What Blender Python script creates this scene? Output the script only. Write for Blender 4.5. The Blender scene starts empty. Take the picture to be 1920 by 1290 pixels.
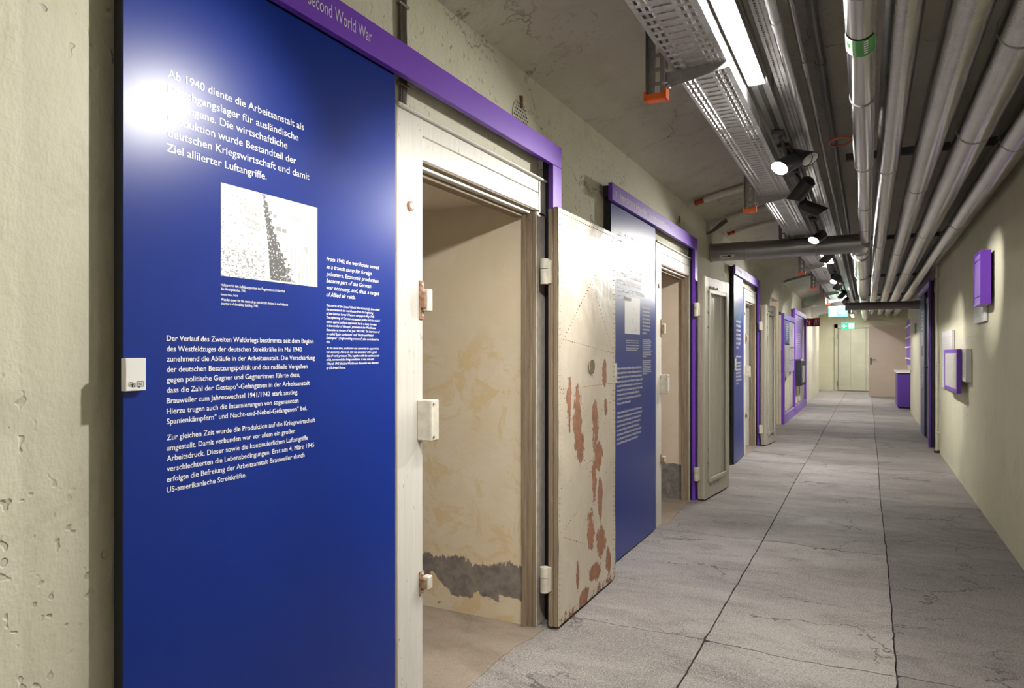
import bpy, bmesh, math, random
from mathutils import Vector, Matrix, noise as mnoise
random.seed(7)
scene = bpy.context.scene
COL = scene.collection
PI = math.pi

# ------------------------------------------------------------------ camera, world, exposure
F, VX, VY, CH = 1300.0, 1627.0, 662.0, 1.25
TH = math.atan2(VX - 960, F)
cam_d = bpy.data.cameras.new('camera')
cam_d.sensor_width = 36.0
cam_d.lens = F / 1920 * 36.0
cam_d.shift_y = (VY - 645) / 1920
cam_d.clip_start = 0.05
cam = bpy.data.objects.new('camera', cam_d)
cam.location = (0, 0, CH)
cam.rotation_euler = (PI / 2, 0, TH)
COL.objects.link(cam)
scene.camera = cam
w = bpy.data.worlds.new('world')
scene.world = w
w.use_nodes = True
w.node_tree.nodes['Background'].inputs[0].default_value = (1, 0.97, 0.92, 1)
w.node_tree.nodes['Background'].inputs[1].default_value = 0.05
scene.view_settings.view_transform = 'Standard'
scene.view_settings.look = 'None'
scene.view_settings.gamma = 1
scene.view_settings.use_curve_mapping = False
scene.view_settings.exposure = 0.72
scene.cycles.max_bounces = 5
scene.cycles.diffuse_bounces = 3
scene.cycles.glossy_bounces = 2
scene.cycles.transmission_bounces = 1
scene.cycles.caustics_reflective = False
BATTEN = 92.0      # radiance of the ceiling light battens
SPOT = 95.0       # watts of a track spotlight

# ------------------------------------------------------------------ materials
def nt(name):
    m = bpy.data.materials.new(name)
    m.use_nodes = True
    t = m.node_tree
    return m, t, t.nodes['Principled BSDF']

class G:
    """tiny node-graph helper"""
    def __init__(s, t):
        s.t = t
    def n(s, kind, **kw):
        nd = s.t.nodes.new(kind)
        for k, v in kw.items():
            if k.startswith('i_'):
                nd.inputs[k[2:].replace('_', ' ')].default_value = v
            else:
                setattr(nd, k, v)
        return nd
    def l(s, a, b):
        s.t.links.new(a, b)
    def pos(s, scale=(1, 1, 1)):
        g = s.n('ShaderNodeNewGeometry')
        mp = s.n('ShaderNodeMapping')
        mp.inputs['Scale'].default_value = scale
        s.l(g.outputs['Position'], mp.inputs['Vector'])
        return mp.outputs[0]
    def obj(s, scale=(1, 1, 1)):
        g = s.n('ShaderNodeTexCoord')
        mp = s.n('ShaderNodeMapping')
        mp.inputs['Scale'].default_value = scale
        s.l(g.outputs['Object'], mp.inputs['Vector'])
        return mp.outputs[0]
    def noise(s, vec, scale, detail=4, rough=0.55, dist=0.0):
        nd = s.n('ShaderNodeTexNoise')
        nd.inputs['Scale'].default_value = scale
        nd.inputs['Detail'].default_value = detail
        nd.inputs['Roughness'].default_value = rough
        nd.inputs['Distortion'].default_value = dist
        s.l(vec, nd.inputs['Vector'])
        return nd.outputs['Fac']
    def ramp(s, fac, stops):
        nd = s.n('ShaderNodeValToRGB')
        e = nd.color_ramp.elements
        while len(e) < len(stops):
            e.new(0.5)
        for el, (p, c) in zip(e, stops):
            el.position = p
            el.color = (c, c, c, 1) if isinstance(c, (int, float)) else (*c, 1)
        s.l(fac, nd.inputs[0])
        return nd.outputs[0]
    def mix(s, fac, a, b, mode='MIX'):
        nd = s.n('ShaderNodeMix', data_type='RGBA', blend_type=mode)
        for sock, v in ((nd.inputs[0], fac), (nd.inputs[6], a), (nd.inputs[7], b)):
            if hasattr(v, 'is_linked') or hasattr(v, 'links'):
                s.l(v, sock)
            elif isinstance(v, (int, float)):
                sock.default_value = v if sock == nd.inputs[0] else (v, v, v, 1)
            else:
                sock.default_value = (*v, 1)
        return nd.outputs[2]
    def math(s, op, a, b=None, clamp=False):
        nd = s.n('ShaderNodeMath', operation=op, use_clamp=clamp)
        for sock, v in ((nd.inputs[0], a), (nd.inputs[1], b)):
            if v is None:
                continue
            if isinstance(v, (int, float)):
                sock.default_value = v
            else:
                s.l(v, sock)
        return nd.outputs[0]
    def bump(s, h, strength=0.3, dist=0.01, prev=None):
        nd = s.n('ShaderNodeBump')
        nd.inputs['Strength'].default_value = strength
        nd.inputs['Distance'].default_value = dist
        s.l(h, nd.inputs['Height'])
        if prev is not None:
            s.l(prev, nd.inputs['Normal'])
        return nd.outputs[0]

def srgb(r, g, b):
    f = lambda c: (c / 255 / 12.92) if c / 255 <= 0.04045 else ((c / 255 + 0.055) / 1.055) ** 2.4
    return (f(r), f(g), f(b))

def plain(name, col, rough=0.5, metal=0.0, spec=0.5, var=0.0, vscale=8.0, bump=0.0, bscale=60.0, coat=0.0):
    m, t, p = nt(name)
    p.inputs['Roughness'].default_value = rough
    p.inputs['Metallic'].default_value = metal
    p.inputs['Specular IOR Level'].default_value = spec
    p.inputs['Coat Weight'].default_value = coat
    g = G(t)
    v = g.pos()
    nz = g.noise(v, vscale, 5)
    c = g.ramp(nz, [(0.3, tuple(x * (1 - var) for x in col)), (0.7, tuple(min(1, x * (1 + var)) for x in col))])
    g.l(c, p.inputs['Base Color'])
    if bump:
        g.l(g.bump(g.noise(v, bscale, 4), bump, 0.004), p.inputs['Normal'])
    return m

def crack_mask(g, scale, stretch, width, m0, m1):
    dn = g.n('ShaderNodeTexNoise')
    dn.inputs['Scale'].default_value = 3.0
    dn.inputs['Detail'].default_value = 4
    dn.inputs['Roughness'].default_value = 0.7
    g.l(g.pos(), dn.inputs['Vector'])
    vm = g.n('ShaderNodeVectorMath', operation='MULTIPLY_ADD')
    vm.inputs[1].default_value = (0.4, 0.4, 0.4)
    g.l(dn.outputs['Color'], vm.inputs[0])
    g.l(g.pos(stretch), vm.inputs[2])
    vo = g.n('ShaderNodeTexVoronoi', feature='DISTANCE_TO_EDGE')
    vo.inputs['Scale'].default_value = scale
    g.l(vm.outputs[0], vo.inputs['Vector'])
    cr = g.ramp(vo.outputs['Distance'], [(0.0, 1.0), (width, 0.0)])
    return g.math('MULTIPLY', cr, g.ramp(g.noise(g.pos(), 1.7, 3), [(m0, 0.0), (m1, 1.0)]))

def plaster(name, c1, c2, dirt, brush=0.35, pits=0.6, crack=0.0):
    m, t, p = nt(name)
    p.inputs['Roughness'].default_value = 0.82
    p.inputs['Specular IOR Level'].default_value = 0.25
    g = G(t)
    v = g.pos()
    vs = g.pos((1, 1, 0.4))
    big = g.noise(v, 1.6, 5, 0.6)
    col = g.mix(g.ramp(big, [(0.35, 0.0), (0.68, 1.0)]), c1, c2)
    st = g.noise(vs, 7.0, 6, 0.65)
    col = g.mix(g.math('MULTIPLY', g.ramp(st, [(0.54, 0.0), (0.76, 1.0)]), 0.15 + brush * 0.5), col, dirt)
    blot = g.noise(v, 3.4, 5, 0.75, 0.6)
    col = g.mix(g.math('MULTIPLY', g.ramp(blot, [(0.56, 0.0), (0.70, 1.0)]), 0.4 + brush * 0.3), col, dirt)
    fine = g.noise(v, 52, 2, 0.7)
    pit = g.ramp(g.noise(v, 34, 1, 0.6), [(0.64, 0.0), (0.69, 1.0)])
    pit = g.math('MULTIPLY', pit, g.ramp(g.noise(v, 2.6, 2), [(0.46, 0.0), (0.58, 1.0)]))
    col = g.mix(g.math('MULTIPLY', pit, 0.3 * pits), col, tuple(x * 0.45 for x in dirt))
    h = g.math('MULTIPLY', g.noise(vs, 24, 3, 0.7), brush * 1.0)
    h = g.math('ADD', h, g.math('MULTIPLY', fine, 0.22))
    h = g.math('SUBTRACT', h, g.math('MULTIPLY', pit, 0.5 * pits))
    if crack:
        cr = crack_mask(g, 1.1, (1, 0.8, 1.2), 0.006, 0.5, 0.6)
        col = g.mix(g.math('MULTIPLY', cr, 0.7 * crack), col, tuple(x * 0.25 for x in dirt))
        h = g.math('SUBTRACT', h, g.math('MULTIPLY', cr, 0.3))
    g.l(col, p.inputs['Base Color'])
    g.l(g.bump(h, 0.6, 0.012), p.inputs['Normal'])
    return m

def concrete(name, ca, cb, cc, crack=True, grain=1.0):
    m, t, p = nt(name)
    p.inputs['Specular IOR Level'].default_value = 0.4
    g = G(t)
    v = g.pos()
    vs = g.pos((0.7, 1.6, 1))
    big = g.noise(vs, 1.1, 7, 0.65, 0.4)
    col = g.mix(g.ramp(big, [(0.40, 0.0), (0.60, 1.0)]), ca, cb)
    st = g.noise(vs, 3.0, 6, 0.7, 0.8)
    col = g.mix(g.math('MULTIPLY', g.ramp(st, [(0.50, 0.0), (0.68, 1.0)]), 0.75), col, cc)
    sp = g.noise(v, 190, 2, 0.5)
    col = g.mix(g.math('MULTIPLY', g.ramp(sp, [(0.5, 0.0), (0.68, 1.0)]), 0.75 * grain), col, tuple(min(1, x * 1.75) for x in ca))
    sp2 = g.noise(v, 150, 2, 0.5)
    col = g.mix(g.math('MULTIPLY', g.ramp(sp2, [(0.3, 1.0), (0.46, 0.0)]), 0.7 * grain), col, tuple(x * 0.4 for x in cc))
    h = g.math('MULTIPLY', sp, 0.5)
    if crack:
        dn = g.n('ShaderNodeTexNoise')
        dn.inputs['Scale'].default_value = 3.5
        dn.inputs['Detail'].default_value = 4
        dn.inputs['Roughness'].default_value = 0.7
        g.l(g.pos(), dn.inputs['Vector'])
        vm = g.n('ShaderNodeVectorMath', operation='MULTIPLY_ADD')
        vm.inputs[1].default_value = (0.45, 0.45, 0)
        g.l(dn.outputs['Color'], vm.inputs[0])
        g.l(g.pos((0.75, 1.35, 0)), vm.inputs[2])
        vo = g.n('ShaderNodeTexVoronoi', feature='DISTANCE_TO_EDGE')
        vo.inputs['Scale'].default_value = 1.6
        g.l(vm.outputs[0], vo.inputs['Vector'])
        cr = g.ramp(vo.outputs['Distance'], [(0.0, 1.0), (0.011, 0.0)])
        msk = g.ramp(g.noise(v, 1.9, 3), [(0.43, 0.0), (0.54, 1.0)])
        cr = g.math('MULTIPLY', cr, msk)
        col = g.mix(g.math('MULTIPLY', cr, 0.8), col, (0.03, 0.028, 0.026))
        h = g.math('SUBTRACT', h, g.math('MULTIPLY', cr, 0.8))
        # chipped dark spots along the wear zones
        ch = g.noise(g.pos((0.6, 2.2, 1)), 9, 5, 0.75)
        chm = g.math('MULTIPLY', g.ramp(ch, [(0.66, 0.0), (0.71, 1.0)]), g.ramp(g.noise(v, 1.2, 2), [(0.5, 0.0), (0.6, 1.0)]))
        col = g.mix(g.math('MULTIPLY', chm, 0.55), col, (0.09, 0.08, 0.075))
    oi = g.n('ShaderNodeObjectInfo')
    col = g.mix(1.0, col, oi.outputs['Color'], 'MULTIPLY')
    g.l(col, p.inputs['Base Color'])
    g.l(g.ramp(big, [(0.3, 0.62), (0.7, 0.82)]), p.inputs['Roughness'])
    g.l(g.bump(h, 0.4, 0.005), p.inputs['Normal'])
    return m

def metal(name, col, rough, spangle=0.0, sscale=40, emboss=0.0, escale=150):
    m, t, p = nt(name)
    p.inputs['Metallic'].default_value = 1.0
    g = G(t)
    v = g.obj()
    nz = g.noise(v, sscale, 4, 0.6)
    g.l(g.ramp(nz, [(0.3, tuple(x * (1 - spangle) for x in col)), (0.7, tuple(min(1, x * (1 + spangle)) for x in col))]), p.inputs['Base Color'])
    g.l(g.ramp(g.noise(v, sscale * 0.35, 4), [(0.3, rough * 0.8), (0.7, min(1, rough * 1.2))]), p.inputs['Roughness'])
    if emboss:
        g.l(g.bump(g.noise(v, escale, 2, 0.5), emboss, 0.003), p.inputs['Normal'])
    return m

def emit(name, col, strength):
    m, t, p = nt(name)
    p.inputs['Base Color'].default_value = (*[min(1, c) for c in col], 1)
    p.inputs['Emission Color'].default_value = (*col, 1)
    p.inputs['Emission Strength'].default_value = strength
    return m

def peeling(name, paint, paint2, under, rough=0.45, stain=None, under2=None, edge=(0.12, 0.1, 0.08)):
    """paint that peels where the mesh attribute 'wear' is high; ragged edge from noise"""
    m, t, p = nt(name)
    g = G(t)
    v = g.obj()
    at = g.n('ShaderNodeAttribute', attribute_name='wear')
    nz = g.math('ADD', g.math('MULTIPLY', g.noise(v, 9, 5, 0.75), 0.6), g.math('MULTIPLY', g.noise(g.obj((1, 1, .35)), 34, 4, 0.75), 0.4))
    s_ = g.math('ADD', at.outputs['Fac'], g.math('MULTIPLY', g.math('SUBTRACT', nz, 0.5), 2.2))
    k = g.ramp(s_, [(0.5, 0.0), (0.515, 1.0)])
    ke = g.ramp(s_, [(0.47, 0.0), (0.49, 1.0), (0.515, 1.0), (0.55, 0.0)])
    sp = g.ramp(g.noise(v, 60, 4, 0.7), [(0.70, 0.0), (0.72, 1.0)])
    sp = g.math('MULTIPLY', sp, g.ramp(g.noise(v, 3.0, 3), [(0.5, 0.0), (0.62, 1.0)]))
    pc = g.mix(g.ramp(g.noise(v, 3.2, 8, 0.68, 0.5), [(0.40, 0.0), (0.60, 1.0)]), paint, paint2)
    if stain is not None:
        sm = g.math('MULTIPLY', g.ramp(g.noise(v, 5.5, 8, 0.75, 0.8), [(0.5, 0.0), (0.56, 1.0)]), 0.7)
        a2 = g.n('ShaderNodeAttribute', attribute_name='damp')
        pc = g.mix(g.math('MULTIPLY', sm, a2.outputs['Fac']), pc, stain)
    uc = g.mix(g.ramp(g.noise(v, 18, 6, 0.7), [(0.38, 0.0), (0.66, 1.0)]), under, under2 if under2 else tuple(x * 0.55 for x in under))
    c = g.mix(k, pc, uc)
    c = g.mix(g.math('MULTIPLY', ke, 0.45), c, edge)
    c = g.mix(g.math('MULTIPLY', sp, 0.8), c, edge)
    g.l(c, p.inputs['Base Color'])
    g.l(g.ramp(k, [(0.0, rough), (1.0, 0.8)]), p.inputs['Roughness'])
    h = g.math('ADD', g.math('MULTIPLY', g.noise(v, 6, 3), 1.4), g.math('MULTIPLY', g.noise(v, 55, 3), 0.10))
    h = g.math('SUBTRACT', h, g.math('MULTIPLY', k, 0.18))
    g.l(g.bump(h, 0.45, 0.008), p.inputs['Normal'])
    return m

def wood(name, c1, c2, rough=0.65, wear=None, axis=(14, 14, 0.8)):
    m, t, p = nt(name)
    p.inputs['Roughness'].default_value = rough
    g = G(t)
    v = g.obj(axis)
    nz = g.noise(v, 5.0, 6, 0.65, 0.5)
    c = g.mix(g.ramp(nz, [(0.3, 0.0), (0.7, 1.0)]), c1, c2)
    if wear:
        sc = g.ramp(g.noise(g.obj((8, 8, 3.5)), 5, 7, 0.8), [(0.62, 0.0), (0.65, 1.0)])
        c = g.mix(g.math('MULTIPLY', sc, 0.85), c, wear)
    g.l(c, p.inputs['Base Color'])
    g.l(g.bump(nz, 0.3, 0.004), p.inputs['Normal'])
    return m

def vcol(name, rough=0.5, attr='print'):
    m, t, p = nt(name)
    p.inputs['Roughness'].default_value = rough
    g = G(t)
    at = g.n('ShaderNodeAttribute', attribute_name=attr)
    gr = g.noise(g.obj(), 300, 2)
    g.l(g.mix(g.math('MULTIPLY', gr, 0.12), at.outputs['Color'], (0.5, 0.5, 0.5)), p.inputs['Base Color'])
    return m

M = {}
M['wall'] = plaster('cream_plaster', (0.70, 0.67, 0.52), (0.755, 0.735, 0.61), (0.56, 0.52, 0.385), 0.34, 0.9, 0.9)
M['wall_r'] = plaster('cream_plaster_smooth', (0.68, 0.65, 0.475), (0.73, 0.70, 0.53), (0.58, 0.54, 0.385), 0.08, 0.4, 0.15)
M['ceil'] = plaster('limewashed_ceiling', (0.55, 0.52, 0.44), (0.62, 0.59, 0.51), (0.36, 0.31, 0.25), 0.3, 0.6, 0.9)
M['floor'] = concrete('worn_concrete', (0.36, 0.332, 0.312), (0.27, 0.246, 0.24), (0.165, 0.145, 0.138))
M['joint'] = plain('joint_dirt', (0.07, 0.06, 0.055), 0.95, var=0.4, vscale=30)
M['cellfloor'] = concrete('cell_screed', (0.37, 0.305, 0.245), (0.29, 0.235, 0.185), (0.22, 0.175, 0.135), False, 0.3)
M['cellceil'] = plaster('cell_ceiling', (0.76, 0.66, 0.54), (0.80, 0.70, 0.58), (0.66, 0.55, 0.44), 0.1, 0.2)
M['cellwall_white'] = plaster('white_cell_plaster', (0.70, 0.69, 0.63), (0.74, 0.73, 0.68), (0.62, 0.60, 0.53), 0.1, 0.2)
M['cellwall_pink'] = plaster('pinkish_cell_plaster', (0.70, 0.55, 0.42), (0.74, 0.60, 0.48), (0.62, 0.47, 0.35), 0.1, 0.2)
M['white_door'] = wood('white_gloss_paint', (0.60, 0.575, 0.52), (0.69, 0.67, 0.62), 0.34, (0.22, 0.17, 0.13))
M['brown'] = wood('bare_brown_wood', (0.20, 0.145, 0.095), (0.35, 0.27, 0.185), 0.7, (0.13, 0.085, 0.07))
M['greige'] = wood('greige_door_paint', (0.44, 0.42, 0.345), (0.50, 0.48, 0.40), 0.42, None)
M['greige_edge'] = wood('greige_door_edge', (0.36, 0.315, 0.255), (0.44, 0.395, 0.325), 0.6, (0.2, 0.16, 0.12))
M['sheet'] = peeling('peeling_sheet_metal', (0.60, 0.535, 0.43), (0.52, 0.455, 0.355), (0.38, 0.165, 0.085), 0.30, under2=(0.21, 0.105, 0.07), edge=(0.10, 0.075, 0.06))
M['jamb_w'] = M['white_door']
M['rust'] = plain('rusty_iron', (0.33, 0.19, 0.12), 0.75, var=0.5, vscale=70, bump=0.3)
M['ironpaint'] = plain('painted_iron', (0.62, 0.58, 0.49), 0.5, var=0.15, vscale=30, bump=0.15)
M['blue'] = plain('royal_blue_print', srgb(9, 44, 134), 0.30, spec=0.36, var=0.05, vscale=1.5)
M['navy'] = plain('dark_blue_core', srgb(24, 22, 42), 0.5, var=0.1)
M['black'] = plain('black_edge', (0.012, 0.012, 0.016), 0.5, var=0.2)
M['purple'] = plain('violet_lacquer', srgb(118, 62, 196), 0.42, spec=0.5, var=0.04, vscale=3)
M['purple_d'] = plain('deep_violet_lacquer', srgb(88, 52, 150), 0.45, spec=0.5, var=0.04, vscale=3)
M['lilac'] = plain('lilac_print', srgb(150, 118, 205), 0.45, var=0.05)
M['white_print'] = plain('white_print', (0.86, 0.86, 0.88), 0.4, var=0.01)
M['lilac_print'] = plain('pale_lilac_print', (0.78, 0.72, 0.90), 0.4, var=0.01)
M['black_print'] = plain('black_print', (0.02, 0.02, 0.025), 0.5, var=0.1)
M['board'] = plain('white_board', (0.78, 0.78, 0.75), 0.45, var=0.02)
M['greyprint'] = plain('grey_document_print', (0.60, 0.58, 0.52), 0.4, var=0.08, vscale=14)
M['galv'] = metal('galvanised_steel', (0.60, 0.60, 0.61), 0.44, 0.12, 50)
M['galv_d'] = metal('dull_galvanised_steel', (0.38, 0.365, 0.36), 0.5, 0.12, 40)
M['alu'] = metal('embossed_aluminium', (0.54, 0.54, 0.535), 0.19, 0.08, 16, 0.34, 130)
M['alu_s'] = metal('smooth_aluminium', (0.56, 0.56, 0.555), 0.20, 0.03, 10)
M['alu_d'] = metal('dull_grey_duct', (0.36, 0.36, 0.38), 0.36, 0.06, 12)
M['pipe_grey'] = plain('grey_painted_pipe', (0.20, 0.19, 0.19), 0.35, var=0.1, vscale=5)
M['iron_dark'] = plain('dark_hanger_steel', (0.05, 0.048, 0.045), 0.6, var=0.3)
M['orange'] = plain('orange_plastic_cap', (0.95, 0.16, 0.015), 0.4, var=0.05)
M['red'] = plain('red_plastic', (0.45, 0.07, 0.04), 0.5, var=0.1)
M['signred'] = plain('red_sign', (0.32, 0.025, 0.03), 0.4, var=0.05)
M['spot_black'] = plain('black_lamp_housing', (0.028, 0.026, 0.028), 0.42, var=0.15)
M['spot_white'] = plain('white_lamp_inside', (0.75, 0.75, 0.76), 0.35, var=0.02)
M['rail'] = plain('grey_light_rail', (0.22, 0.21, 0.21), 0.4, var=0.06)
M['batten'] = emit('led_batten_glow', (1.0, 0.97, 0.93), BATTEN)
M['lens'] = emit('spot_lens_glow', (1.0, 0.95, 0.86), 60.0)
M['exit'] = emit('exit_sign_green', (0.0, 0.50, 0.22), 0.9)
M['exit_w'] = emit('exit_sign_white', (0.9, 1.0, 0.95), 1.1)
M['cable'] = plain('grey_cable', (0.13, 0.12, 0.10), 0.55, var=0.2, vscale=30)
M['conduit'] = plain('pale_conduit', (0.72, 0.68, 0.60), 0.5, var=0.06)
M['white_pipe'] = plain('cream_painted_pipe', (0.66, 0.63, 0.50), 0.45, var=0.05)
M['green'] = plain('green_sticker', (0.05, 0.28, 0.06), 0.45, var=0.08)
M['firedoor'] = plain('taupe_fire_door', srgb(176, 160, 146), 0.5, var=0.02)
M['fardoor'] = plain('cream_steel_door', (0.56, 0.55, 0.43), 0.5, var=0.08, vscale=3)
M['photo'] = vcol('photo_print', 0.4)
M['teal'] = plain('pale_beam_paint', (0.52, 0.53, 0.47), 0.7, var=0.05)
M['peep'] = plain('shaded_peephole_wood', (0.16, 0.10, 0.06), 0.8, var=0.3, vscale=60)  # brown wood, darkened for the shade inside the recess
M['hole'] = plain('hole_shade', (0.01, 0.01, 0.01), 0.9, var=0.1)  # near-black on flat discs, painted shade of the vent openings

# ------------------------------------------------------------------ mesh builder
class MB:
    def __init__(s):
        s.v, s.f = [], []
    def quad(s, a, b, c, d):
        i = len(s.v); s.v += [a, b, c, d]; s.f.append((i, i + 1, i + 2, i + 3)); return s
    def poly(s, pts):
        i = len(s.v); s.v += list(pts); s.f.append(tuple(range(i, i + len(pts)))); return s
    def box(s, x0, x1, y0, y1, z0, z1):
        i = len(s.v)
        s.v += [(x0, y0, z0), (x1, y0, z0), (x1, y1, z0), (x0, y1, z0), (x0, y0, z1), (x1, y0, z1), (x1, y1, z1), (x0, y1, z1)]
        for q in ((0, 3, 2, 1), (4, 5, 6, 7), (0, 1, 5, 4), (1, 2, 6, 5), (2, 3, 7, 6), (3, 0, 4, 7)):
            s.f.append(tuple(i + k for k in q))
        return s
    def prism(s, poly, axis, a, b):
        """poly of (u,v); extrude along axis 'x','y','z' from a to b"""
        def P(u, v, t):
            return {'x': (t, u, v), 'y': (u, t, v), 'z': (u, v, t)}[axis]
        n = len(poly); i = len(s.v)
        s.v += [P(u, v, a) for u, v in poly] + [P(u, v, b) for u, v in poly]
        s.f.append(tuple(i + k for k in range(n)))
        s.f.append(tuple(i + n + k for k in reversed(range(n))))
        for k in range(n):
            k2 = (k + 1) % n
            s.f.append((i + k, i + n + k, i + n + k2, i + k2))
        return s
    def tube(s, pts, r, n=12, cap=True):
        pts = [Vector(p) for p in pts]
        rs = r if isinstance(r, (list, tuple)) else [r] * len(pts)
        i0 = len(s.v); prev = None
        for k, p in enumerate(pts):
            if k == 0: d = pts[1] - pts[0]
            elif k == len(pts) - 1: d = pts[-1] - pts[-2]
            else: d = (pts[k + 1] - p).normalized() + (p - pts[k - 1]).normalized()
            d.normalize()
            if prev is None:
                up = Vector((0, 0, 1)) if abs(d.z) < 0.9 else Vector((1, 0, 0))
                a = d.cross(up).normalized()
            else:
                a = (prev - d * prev.dot(d)).normalized()
            b = d.cross(a); prev = a
            for j in range(n):
                t = 2 * PI * j / n
                s.v.append(tuple(p + (a * math.cos(t) + b * math.sin(t)) * rs[k]))
        for k in range(len(pts) - 1):
            for j in range(n):
                j2 = (j + 1) % n
                s.f.append((i0 + k * n + j, i0 + k * n + j2, i0 + (k + 1) * n + j2, i0 + (k + 1) * n + j))
        if cap:
            s.f.append(tuple(i0 + j for j in reversed(range(n))))
            s.f.append(tuple(i0 + (len(pts) - 1) * n + j for j in range(n)))
        return s
    def build(s, name, m, parent=None, bevel=0.0, smooth=False, matrix=None):
        off = Vector(parent['_o']) if (parent is not None and '_o' in parent) else Vector((0, 0, 0))
        me = bpy.data.meshes.new(name)
        vv = [Vector(v) for v in s.v]
        if matrix is not None:
            vv = [matrix @ v for v in vv]
        me.from_pydata([tuple(v - off) for v in vv], [], s.f)
        bm = bmesh.new(); bm.from_mesh(me)
        if not getattr(s, 'keep', False):
            bmesh.ops.recalc_face_normals(bm, faces=bm.faces)
        if bevel:
            es = [e for e in bm.edges if len(e.link_faces) == 2 and e.calc_face_angle(0) > 0.5]
            bmesh.ops.bevel(bm, geom=es, offset=bevel, segments=1, affect='EDGES', clamp_overlap=True)
        bm.to_mesh(me); bm.free()
        if smooth:
            for p in me.polygons: p.use_smooth = True
            try: me.set_sharp_from_angle(angle=0.7)
            except Exception: pass
        me.materials.append(M[m] if isinstance(m, str) else m)
        o = bpy.data.objects.new(name, me)
        COL.objects.link(o)
        if parent is not None:
            o.parent = parent
            o['_o'] = tuple(off)
        else:
            o['_o'] = (0, 0, 0)
        return o

def tag(o, label, cat, group=None, kind=None):
    o['label'] = label
    o['category'] = cat
    if group: o['group'] = group
    if kind: o['kind'] = kind
    return o

def thing(name, loc, label=None, cat=None, group=None):
    o = bpy.data.objects.new(name, None)
    o.location = loc
    o.empty_display_size = 0.1
    COL.objects.link(o)
    o['_o'] = tuple(loc)
    if label: tag(o, label, cat, group)
    return o

def struct(o, label=None, cat=None):
    o['kind'] = 'structure'
    if label: o['label'] = label
    if cat: o['category'] = cat
    return o

def copy_tree(o, parent=None):
    c = o.copy()
    COL.objects.link(c)
    if parent is not None: c.parent = parent
    for ch in list(o.children):
        copy_tree(ch, c)
    return c

def wear_attr(o, fn, name='wear'):
    me = o.data
    a = me.attributes.new(name, 'FLOAT', 'POINT')
    for i, v in enumerate(me.vertices):
        a.data[i].value = fn(v.co)

def grid(name, m, parent, fn, nu, nv):
    """fn(u,v)->point, u,v in 0..1"""
    b = MB()
    for j in range(nv + 1):
        for i in range(nu + 1):
            b.v.append(fn(i / nu, j / nv))
    for j in range(nv):
        for i in range(nu):
            k = j * (nu + 1) + i
            b.f.append((k, k + 1, k + nu + 2, k + nu + 1))
    b.keep = True
    return b.build(name, m, parent)

# ------------------------------------------------------------------ lettering
def _tmesh(s, bold=0.0, shear=0.0, res=3):
    cu = bpy.data.curves.new('t', 'FONT')
    cu.body = s; cu.size = 1.0; cu.resolution_u = res; cu.offset = bold; cu.shear = shear
    ob = bpy.data.objects.new('t', cu)
    me = ob.to_mesh()
    vs = [(v.co.x, v.co.y) for v in me.vertices]
    fs = [tuple(p.vertices) for p in me.polygons]
    ob.to_mesh_clear()
    bpy.data.objects.remove(ob); bpy.data.curves.remove(cu)
    return vs, fs
_cap = max(v[1] for v in _tmesh('H')[0])

def text_into(b, s, place, width, cap, bold=0.0, shear=0.0, res=3):
    """place(u,w): u along the line in metres, w upwards"""
    vs, fs = _tmesh(s, bold, shear, res)
    if not vs: return
    x0 = min(v[0] for v in vs); x1 = max(v[0] for v in vs)
    sx = width / (x1 - x0) if width else cap / _cap
    sy = cap / _cap
    i = len(b.v)
    b.v += [place((x - x0) * sx, y * sy) for x, y in vs]
    b.f += [tuple(i + k for k in f) for f in fs]

def greek_into(b, place, width, xh, rng, italic=False):
    """an unreadable printed line: rows of small strokes grouped in words"""
    u = 0.0; cw = xh * 0.62; st = xh * 0.2
    while u < width - cw:
        n = rng.choice([2, 3, 4, 5, 6, 7, 8, 9])
        for _ in range(n):
            if u > width - cw: break
            kind = rng.random()
            h = xh * (1.45 if kind < 0.3 else 1.0)
            d = -xh * 0.4 if kind > 0.9 else 0
            for (a, c, e, f_) in ((u, u + st, d, h), (u + cw * 0.72 - st, u + cw * 0.72, 0, xh), (u, u + cw * 0.72, xh * 0.8, xh) if kind < 0.6 else (u, u + cw * 0.72, 0, xh * 0.2)):
                b.quad(place(a, e), place(c, e), place(c, f_), place(a, f_))
            u += cw
        u += cw * 0.7

# pixel of the photograph -> point on a wall plane x = X (used only to read sizes off the photograph)
SN, CS = math.sin(TH), math.cos(TH)
def onX(px, py, X):
    t = (px - 960) / F
    Y = (-X * (CS + t * SN)) / (SN - t * CS)
    return (Y, CH + (VY - py) * (Y * CS - X * SN) / F)

# ------------------------------------------------------------------ shell
XL, XR = -1.38, 0.80
Y0, Y1 = -5.0, 25.3
def zc(x):
    return 2.52 + 0.17 * (1 - ((x + 0.29) / 1.09) ** 2)

# floor: bed and slabs
fl = struct(MB().box(-1.7, 2.1, Y0 - .1, Y1 + .1, -0.12, -0.018).build('floor', 'joint'), 'worn grey concrete floor of the long corridor', 'floor')
JX = [-1.47, -0.627, 0.101, 0.83]
JY = [-5.0, -2.4, -0.6, 1.23, 3.05, 4.87, 6.67, 8.5, 10.3, 12.1, 13.9, 15.7, 18.3, 20.9, 25.25]
rj = random.Random(3)
edge_x = {}
def ex(ix, y):   # wavering longitudinal joint
    return JX[ix] + (0.004 * math.sin(y * 1.3 + ix) + 0.004 * mnoise.noise(Vector((y * 6, ix * 9.1, 0))) + 0.0035 * mnoise.noise(Vector((y * 27, ix * 9.1, 4))) if 0 < ix < 3 else 0)
def ey(iy, x):
    return JY[iy] + (0.05 * mnoise.noise(Vector((x * 2.2, iy * 5.3, 1))) + 0.012 * mnoise.noise(Vector((x * 13, iy * 3.3, 2))))
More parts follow.
